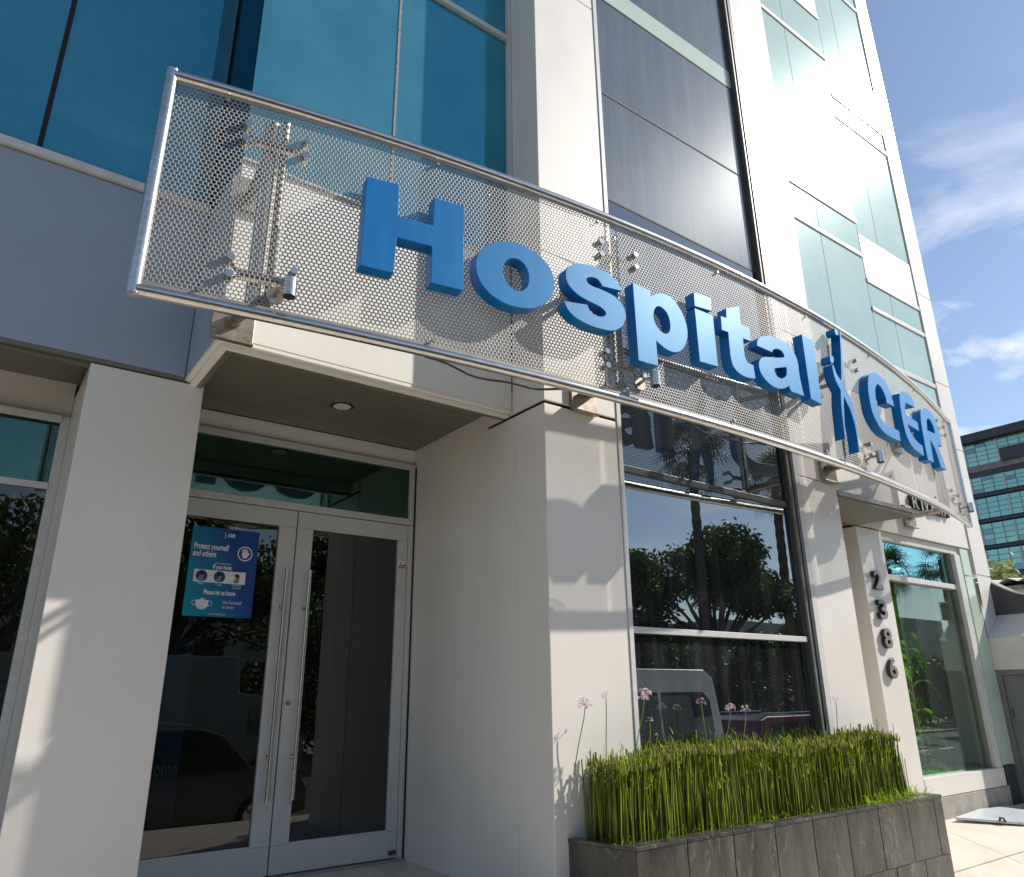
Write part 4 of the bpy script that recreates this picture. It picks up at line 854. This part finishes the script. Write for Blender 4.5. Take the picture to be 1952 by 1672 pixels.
# ================================================================== NEIGHBOUR BUILDING
NB = empty('neighbour_building', (12, 5, 0), 'low white neighbouring building with charcoal curved parapet and grey metal door', 'building')
NW = simple('neighbour_white', (.60, .585, .56), .7, c2=(.53, .515, .49), scale=4, bump=.15, bscale=50)
CH = simple('charcoal_paint', (.055, .058, .066), .6, c2=(.045, .047, .055), scale=2)
DG = simple('grey_door_paint', (.16, .165, .165), .45, c2=(.13, .135, .135), scale=3)
XN = 10.715; YE = 3.86
box('wall', (XN, XN+.25, 4.315, 4.7, -.25, 1.895), NW, NB, 0); box('wall', (XN, XN+.25, YE, 4.313, 1.505, 1.895), NW, NB, 0); box('wall', (XN+.25, 19, YE, 12, 1.2, 1.89), NW, NB, 0)
box('wall', (XN+.26, 19, YE, 4.3, -.4, 1.2), NW, NB, 0)
fr = box('door_frame', (XN+.01, XN+.06, 4.255, 4.313, -.25, 1.50), DG, NB); box('lintel', (XN+.01, XN+.06, YE, 4.253, 1.445, 1.50), DG, fr)
dd = box('metal_door', (XN+.045, XN+.08, YE, 4.245, -.25, 1.438), DG, NB); MB().tube([(XN+.04, 4.22, .95), (XN+.04, 4.22, 1.05)], .01, 8).tube([(XN+.04, 4.22, .25), (XN+.04, 4.22, .35)], .01, 8).build('hinge', FRAME_D, dd)
# sloping ledge and triangular facets
MB().add([(XN, YE, 1.898), (XN, 4.307, 1.898), (11.2, 4.36, 2.205), (11.2, YE, 2.205)], [(0, 1, 2, 3)]).build('sloping_ledge', NW, NB)
MB().add([(XN, 4.307, 1.90), (XN-.005, 4.315, 2.24), (11.11, 4.318, 2.66), (11.2, 4.36, 2.21)], [(0, 3, 2, 1)]).build('corner_facet', NW, NB)
MB().add([(10.70, 4.285, 2.69), (10.70, 4.285, 2.24), (11.12, 4.285, 2.66), (11.12, 4.285, 2.69)], [(0, 1, 2, 3)]).build('corner_panel', WHITE, NB)
# curved parapet running out to the street
pts = [(11.2+0*k, 4.36-k*.09, 2.20) for k in range(8)]
def ptop(k): return 2.665-.235*math.sin(min(1, k/5.5)*PI/2)
bot = MB()
for k in range(7):
    y0, y1 = 4.36-k*.09, 4.36-(k+1)*.09
    bot.prism([(11.2, y0, 2.20), (11.2, y1, 2.20), (11.5, y1, 2.20), (11.5, y0, 2.20)], [(11.2, y0, ptop(k)), (11.2, y1, ptop(k+1)), (11.5, y1, ptop(k+1)), (11.5, y0, ptop(k))])
bot.build('curved_parapet', CH, NB)
P = [(11.19, 4.36-k*.09, ptop(k)+.006) for k in range(8)]
MB().tube(P, .011, 6).build('parapet_coping', WHITE, NB, smooth=True)
box('roof_slab', (11.5, 19, YE, 12, 1.9, 2.2), NW, NB, 0)
# shed roof with corrugated edge
SH = empty('corrugated_shed', (20, 7.5, 3), 'grey shed wall topped by a corrugated roof edge beyond the parapet', 'shed')
box('wall', (20, 26, 3.5, 9.5, 2.2, 3.58), simple('rough_grey_wall', (.30, .29, .27), .9, c2=(.18, .17, .15), scale=6), SH, 0)
box('wall', (19.9, 20, 3.5, 9.5, 2.2, 3.46), simple('tan_wall', (.36, .31, .26), .9), SH, 0)
vs = []; fs = []
K = 60
for k in range(K+1):
    y = 3.3+k*6.4/K; z = 3.69+.045*math.sin(k*PI/2.0)
    vs += [(19.7, y, z), (26, y, z+.5), (19.7, y, z-.012), (26, y, z+.49)]
for k in range(K): a = k*4; fs += [(a, a+1, a+5, a+4), (a+2, a+6, a+7, a+3), (a, a+4, a+6, a+2)]
MB().add(vs, fs).build('corrugated_roof', simple('roof_sheet', (.42, .40, .38), .5), SH)

# ================================================================== OFFICE BUILDING BEHIND
OF = empty('office_building', (60, 20, 0), 'distant glass office building with dark floor bands and green tinted windows', 'building')
OG = coated_glass('office_green_glass', (.09, .34, .31), (.55, .9, .85), .25, rough=.05, dust=(.35, .55, .52), dust_amt=.3, streak=.1)
OG2 = coated_glass('office_dark_glass', (.01, .05, .06), (.5, .8, .8), .2, rough=.05, dust=(.3, .4, .4), dust_amt=.05, streak=.1)
OD = simple('office_dark_band', (.035, .04, .06), .6); OM = simple('office_mullion', (.45, .46, .47), .5); OS = simple('office_stone', (.22, .21, .22), .8, c2=(.15, .145, .155), scale=1.5)
Ya, Yb = 4.0, 34.0; X0 = 60.0
box('core', (X0+.4, X0+18, Ya, Yb, -1, 19.2), OD, OF, 0)
box('roof_band', (X0-.6, X0+18, Ya, Yb, 18.95, 19.58), OD, OF, 0); box('stone_band', (X0-.1, X0+.4, Ya, Yb, 16.70, 17.15), OS, OF, 0); box('floor_band', (X0-.05, X0+.4, Ya, Yb, 16.3, 16.68), OD, OF, 0)
for z0, z1 in ((14.78, 15.02), (12.88, 13.10), (10.95, 11.17), (8.95, 9.2)): box('floor_band', (X0-.05, X0+.4, Ya, Yb, z0, z1), OD, OF, 0)
box('stone_wall', (X0-.08, X0+.4, Ya, Yb, -1, 8.9), OS, OF, 0)
box('dark_box', (X0-.3, X0+.3, Ya, 20.6, 17.1, 18.05), OD, OF, 0)
fl_ = [(15.10, 16.28), (13.18, 14.68), (11.24, 12.78), (9.27, 10.86)]
bays = [Yb-.0]; yy = 34.0-.0
edges = [23.05+2.25*k for k in range(-8, 5)]
for z0, z1 in [(17.2, 18.9)]+fl_:
    for a, c in zip(edges[:-1], edges[1:]):
        w = box('window', (X0+.02, X0+.1, a+.06, c-.06, z0, z1), OG, OF, 0)
        n_ = 4 if z0 != 17.2 else 5
        m = MB()
        for q in range(1, n_): zz_ = z0+(z1-z0)*q/n_; m.box(X0-.0, X0+.03, a+.06, c-.06, zz_-.018, zz_+.018)
        for q in range(1, 3): y_ = a+(c-a)*q/3; m.box(X0-.005, X0+.028, y_-.02, y_+.02, z0, z1)
        m.build('glazing_bar', simple('bar', (.12, .16, .17), .5) if 'GBAR' not in globals() else GBAR, w)
        for q in range(2):
            ya_ = a+.08+random.randint(0, 2)*.72; q2 = random.randint(0, n_-1)
            if random.random() < .7: box('pane', (X0-.002, X0+.018, ya_, ya_+.66, z0+(z1-z0)*q2/n_+.02, z0+(z1-z0)*(q2+1)/n_-.02), OG2, w, 0)
    for a in edges: box('mullion', (X0-.06, X0+.05, a-.06, a+.06, z0, z1), OM, OF, 0)

# ================================================================== TREES
def leaf_quads(centres, radii, n, size, flat=1.0):
    cs = np.array(centres); rs = np.array(radii); w = rs**2; w = w/w.sum()
    idx = RNG.choice(len(cs), n, p=w); d = RNG.normal(size=(n, 3)); d /= np.linalg.norm(d, axis=1)[:, None]
    rad = rs[idx]*RNG.uniform(.35, 1.0, n)**.5
    p = cs[idx]+d*rad[:, None]*np.array([1, 1, flat]); p += RNG.normal(0, .12, (n, 3))
    u = RNG.normal(size=(n, 3)); u /= np.linalg.norm(u, axis=1)[:, None]; v = np.cross(u, RNG.normal(size=(n, 3))); v /= np.linalg.norm(v, axis=1)[:, None]
    s = size*RNG.uniform(.6, 1.4, n)[:, None]
    V = np.stack([p-u*s, p-v*s*.4, p+u*s, p+v*s*.4], 1).reshape(-1, 3); F = np.arange(4*n).reshape(-1, 4); return V, F
def tree(x, y, z0, h, r, label, n=9000, mat=TREE_L, size=.16, group='trees across the street', seed=0):
    rnd = random.Random(seed); T = empty('broadleaf_tree', (x, y, z0), label, 'tree', group)
    cc = []; rr = []; tr = MB(); fork = (x+rnd.uniform(-.3, .3), y, z0+h*.38)
    tr.tube([(x, y, z0), (x+.1, y, z0+h*.2), fork], [.035*h*.8, .028*h*.8, .022*h*.8], 8)
    for k in range(22):
        a = k*2.4+rnd.uniform(-.4, .4); e = rnd.uniform(.0, 1.4); L = r*rnd.uniform(.45, 1.05)
        c = (fork[0]+math.cos(a)*math.cos(e)*L, fork[1]+math.sin(a)*math.cos(e)*L, z0+h*.5+math.sin(e)*(h*.38)*rnd.uniform(.6, 1.15))
        cc.append(c); rr.append(r*rnd.uniform(.15, .33))
        mid = tuple((fork[i]+c[i])/2+rnd.uniform(-.2, .2) for i in range(3)); tr.tube([fork, mid, c], [.012*h, .007*h, .003*h], 5)
    tr.build('trunk', BARK, T, smooth=True); V, F = leaf_quads(cc, rr, n, size, .8)
    cr_ = np_mesh('crown', V, F, mat, T, loc=(x, y, z0+h*.6)); return T
tree(32.6, -18, -1.05, 10.8, 5.6, 'tall broad tree in the middle, its open crown reflected in the big window', 15000, seed=3)
tree(25.6, -18.5, -1.05, 9.8, 3.4, 'tree left of the tall one, reflected at the left window edge', 11000, seed=5)
tree(38.3, -17, -1.05, 6.6, 3.4, 'smaller tree to the right of the tall one, reflected near the palm', 10000, seed=8)
for i, (x, y, h, r, lb) in enumerate([(19, -19, 9.5, 4.6, 'tree opposite the planter'), (12.5, -18, 9.0, 4.5, 'tree opposite the numbered pier'), (6.5, -19, 10, 4.8, 'tree opposite the glass doors'), (0, -18, 9.5, 4.8, 'tree opposite the left column'), (-7, -17.5, 9, 5, 'tree furthest left across the street'), (29, -22, 5.6, 4.0, 'low tree behind the tall broad tree'), (36, -23, 5.4, 4.5, 'low tree behind the smaller right tree')]):
    tree(x, y, -1.05, h, r, lb, 6000, seed=20+i)
for i, (x, y, h, r, lb) in enumerate([(50, -19, 5.6, 3.2, 'round tree opposite the garden window, nearest of three'), (58, -20, 5.2, 3.4, 'round tree opposite the garden window, middle of three'), (67, -18, 6.2, 3.6, 'round tree opposite the garden window, farthest of three')]):
    tree(x, y, -1.05, h, r, lb, 6000, seed=40+i)
tree(27.9, 10.4, 1.2, 4.75, 1.05, 'small pale leaved tree rising behind the corrugated roof', 2600, mat=PALE_TREE, size=.10, group=None, seed=11)
def hedge(name, x0, x1, y, z0, h, n):
    p = np.stack([RNG.uniform(x0, x1, n), y+RNG.normal(0, .6, n), z0+h*RNG.uniform(0, 1, n)**.8], 1)
    u = RNG.normal(size=(n, 3)); u /= np.linalg.norm(u, axis=1)[:, None]; v = np.cross(u, RNG.normal(size=(n, 3))); v /= np.linalg.norm(v, axis=1)[:, None]
    V = np.stack([p-u*.16, p-v*.07, p+u*.16, p+v*.07], 1).reshape(-1, 3)
    o = np_mesh(name, V, np.arange(4*n).reshape(-1, 4), TREE_L, None, loc=((x0+x1)/2, y, z0)); return tag(o, 'dark continuous hedge along the far side of the street', 'hedge', kind='stuff')
hedge('hedge', -10, 80, -20.5, -1.05, 3.6, 42000)
def palm(x, y, h, label, lean=0, r=2.3, n=44, seed=0):
    rnd = random.Random(seed); T = empty('palm_tree', (x, y, -1.05), label, 'palm tree', 'palm trees along the street')
    z0 = -1.05; path = [(x+lean*(t/10)**1.5, y, z0+h*t/10) for t in range(11)]; rad = []
    pts_ = []; rs_ = []
    for k in range(41): t = k/40; pts_.append((x+lean*t**1.5, y, z0+h*t)); rs_.append((.25-.05*t)*(1.09 if k % 2 else .95))
    MB().tube(pts_, rs_, 10).build('trunk', BARK, T, smooth=False)
    top = Vector(pts_[-1]); allv = []; allf = []; base = 0
    for k in range(n):
        a = rnd.uniform(0, 2*PI); e = rnd.uniform(-.9, 1.35); L = r*rnd.uniform(.75, 1.05)
        d = Vector((math.cos(a)*math.cos(e), math.sin(a)*math.cos(e), math.sin(e))); side = Vector((-math.sin(a), math.cos(a), 0))
        hub = top+d*L*.52+Vector((0, 0, -.12*L))
        allv += [top-side*.02, top+side*.02, hub+side*.015, hub-side*.015]; allf.append((base, base+1, base+2, base+3)); base += 4
        for j in range(15):
            g = (j-7)/7*1.9; dd_ = (d*math.cos(g)+side*math.sin(g)).normalized(); l = L*.50*(1-.25*abs(g)/1.9)
            tip = hub+dd_*l+Vector((0, 0, -.26*l*(1+abs(g)*.5))); m = hub+dd_*l*.55+Vector((0, 0, -.03*l)); q = side*math.cos(g)-d*math.sin(g)
            allv += [hub, m+q*.035, tip, m-q*.035]; allf.append((base, base+1, base+2, base+3)); base += 4
    MB().add(allv, allf).build('crown', PALM_L, T)
palm(26.6, -13.9, 13.4, 'tall palm whose trunk is reflected in the middle of the big window', 0.2, seed=1)
palm(33.4, -14.2, 12.9, 'shaggy palm reflected near the right edge of the big window', .3, seed=2)
palm(36.8, -14.6, 14.2, 'palm standing furthest right of the row', -.2, seed=3)
palm(44.5, -13.9, 9.2, 'short palm reflected at the left of the garden window', .1, seed=5)
palm(52.5, -14.4, 10.6, 'palm reflected in the middle of the garden window', .4, seed=6)
# building across the street
AB = empty('opposite_building', (40, -34, -1), 'pale grey flat roofed building across the street behind the trees', 'building')
GR = simple('pale_render', (.42, .42, .41), .8)
box('wall', (48, 76, -44, -30, -1.05, 6.6), GR, AB, 0); box('wall', (76.1, 88, -44, -31, -1.05, 8.4), GR, AB, 0); box('wall', (88.1, 120, -44, -29, -1.05, 5.8), GR, AB, 0); box('wall', (20, 47.9, -46, -34, -1.05, 6.5), GR, AB, 0)
for i in range(8):
    for j in range(2): box('window', (49+i*3.1, 50.6+i*3.1, -30.0, -29.9, .6+j*3, 2.2+j*3), GL_WIN, AB, 0)
AC = empty('apartment_block', (0, -38, -1), 'cream apartment block across the street opposite the entrance', 'building')
box('wall', (-30, 17, -46, -36, -1.05, 8), GR, AC, 0)
for i in range(12):
    for j in range(3): box('window', (-28+i*3.6, -26.2+i*3.6, -36.0, -35.9, .4+j*2.6, 1.9+j*2.6), GL_WIN, AC, 0)

# ================================================================== VEHICLES (parked along the kerb)
RUB = simple('tyre_rubber', (.02, .02, .02), .9); RIM = simple('alloy_rim', (.55, .55, .54), .3, metal=.8); CG = coated_glass('car_glass', (.006, .008, .01), (.7, .8, .85), .10, dust_amt=.01)
LMP = simple('red_lamp', (.35, .01, .01), .25); HLP = simple('clear_lamp', (.6, .6, .6), .15); CHR = simple('chrome', (.7, .7, .7), .15, metal=1)
def vehicle(name, x, y, L, Wd, prof, wins, wheels, wr, paint, label, cat, z0=-1.05, extra=None):
    V_ = empty(name, (x, y, z0), label, cat)
    def P(px, pz_, side): k = 1-.10*max(0, pz_-.95)/1.2; return (x+px, y+side*Wd/2*k, z0+pz_)
    n = len(prof); vs = [P(a, c, -1) for a, c in prof]+[P(a, c, 1) for a, c in prof]
    body = MB().add(vs, [tuple(range(n))[::-1], tuple(range(n, 2*n))]+[(i, (i+1) % n, (i+1) % n+n, i+n) for i in range(n)]).build('body', paint, V_, bevel=.03)
    for (poly, both) in wins:
        for s in ((-1, 1) if both else (1,)):
            vs = [(lambda q: (q[0], q[1]+s*.006, q[2]))(P(a, c, s)) for a, c in poly]
            MB().add(vs, [tuple(range(len(vs)))]).build('side_window', CG, V_)
    for wx in wheels:
        for s in (-1, 1):
            yw = y+s*(Wd/2-.11)
            ty = MB().tube([(x+wx, yw-.11, z0+wr), (x+wx, yw+.11, z0+wr)], wr, 26).build('wheel', RUB, V_, smooth=True)
            rim = MB().tube([(x+wx, yw+s*.112, z0+wr), (x+wx, yw+s*.118, z0+wr)], wr*.66, 22)
            for k in range(5):
                a = 2*PI*k/5; rim.tube([(x+wx, yw+s*.125, z0+wr), (x+wx+math.cos(a)*wr*.62, yw+s*.125, z0+wr+math.sin(a)*wr*.62)], .035, 5)
            rim.build('rim', RIM, ty)
    return V_
blk = simple('black_car_paint', (.008, .008, .009), .25, coat=1); sil = simple('silver_car_paint', (.62, .64, .66), .3, metal=.2, coat=1); red = simple('red_car_paint', (.13, .010, .014), .25, coat=1); gry = simple('grey_truck_panel', (.30, .30, .29), .5)
def suv(x, y, paint, label): 
    L = 4.6; prof = [(-2.3, .42), (-2.28, .95), (-2.2, 1.18), (-1.95, 1.72), (-1.7, 1.80), (.35, 1.80), (.75, 1.68), (1.25, 1.15), (2.15, .98), (2.3, .72), (2.3, .40), (1.9, .30), (-1.9, .30)]
    v = vehicle('parked_suv', x, y, L, 1.86, prof, [([(-1.85, 1.18), (-1.65, 1.66), (-.95, 1.68), (-.95, 1.16)], True), ([(-.88, 1.16), (-.88, 1.68), (.0, 1.68), (.0, 1.13)], True), ([(.07, 1.13), (.07, 1.68), (.40, 1.66), (1.05, 1.14)], True)], (-1.42, 1.42), .36, paint, label, 'suv')
    MB().tube([(x-1.7, y+.70, -1.05+1.86), (x+.2, y+.70, -1.05+1.86)], .02, 6).tube([(x-1.7, y-.70, -1.05+1.86), (x+.2, y-.70, -1.05+1.86)], .02, 6).build('roof_rail', CHR, v)
    MB().box(x+2.26, x+2.31, y-.85, y-.45, -.35, -.2).build('headlight', HLP, v); MB().box(x+2.26, x+2.31, y+.45, y+.85, -.35, -.2).build('headlight', HLP, v)
    MB().box(x-2.31, x-2.26, y-.85, y-.6, -.1, .15).build('tail_light', LMP, v); MB().box(x-2.31, x-2.26, y+.6, y+.85, -.1, .15).build('tail_light', LMP, v)
    return v
suv(3.4, -3.1, blk, 'black suv parked at the kerb opposite the entrance doors'); suv(16.4, -3.4, red, 'dark red suv parked in front of the silver van')
L = 5.6
VN = vehicle('parked_van', 10.05, -3.15, L, 2.0, [(-2.6, .40), (-2.66, 1.2), (-2.5, 1.75), (-2.1, 2.1), (-1.6, 2.62), (-1.2, 2.75), (2.4, 2.75), (2.62, 2.6), (2.72, 1.6), (2.75, .45), (2.4, .32), (-2.3, .32)],
    [([(-1.35, 1.45), (-1.25, 2.25), (-.45, 2.30), (-.45, 1.42)], True), ([(-.35, 1.42), (-.35, 2.30), (.95, 2.32), (.95, 1.42)], True), ([(1.05, 1.42), (1.05, 2.32), (2.25, 2.32), (2.42, 2.15), (2.45, 1.6), (2.3, 1.42)], True), ([(-2.3, 1.5), (-1.75, 2.2), (-1.45, 2.22), (-1.5, 1.47)], True)], (-1.75, 1.6), .37, sil, 'silver high roofed passenger van with dark windows parked at the kerb', 'van')
MB().box(12.79, 12.82, -4.05, -3.85, -.1, .5).build('tail_light', LMP, VN); MB().box(12.79, 12.82, -2.45, -2.25, -.1, .5).build('tail_light', LMP, VN)
MB().box(12.785, 12.80, -3.9, -2.4, .5, 1.25).build('rear_window', CG, VN)
TR = vehicle('delivery_truck', 4.0, -9.5, 8, 2.3, [(-4, .6), (-4, 3.3), (2.2, 3.3), (2.25, 2.4), (3.2, 2.3), (3.8, 1.4), (4.0, 1.2), (4.0, .5), (2.2, .4)], [([(2.5, 1.4), (2.5, 2.1), (3.1, 2.1), (3.5, 1.4)], True)], (-2.4, 3.0), .45, gry, 'grey box truck standing in the street beyond the black suv', 'truck')
# small diamond road sign and lamp post across the street
RS = empty('road_sign', (38.5, -12.5, -1.05), 'orange diamond road sign on a thin post across the street', 'road sign')
MB().tube([(38.5, -12.5, -1.05), (38.5, -12.5, 1.4)], .03, 8).build('post', STEEL_O, RS)
MB().prism([(38.5, -12.45, .7), (38.95, -12.45, 1.15), (38.5, -12.45, 1.6), (38.05, -12.45, 1.15)], [(38.5, -12.43, .7), (38.95, -12.43, 1.15), (38.5, -12.43, 1.6), (38.05, -12.43, 1.15)]).build('sign_board', simple('orange_sign', (.7, .2, .02), .5), RS)
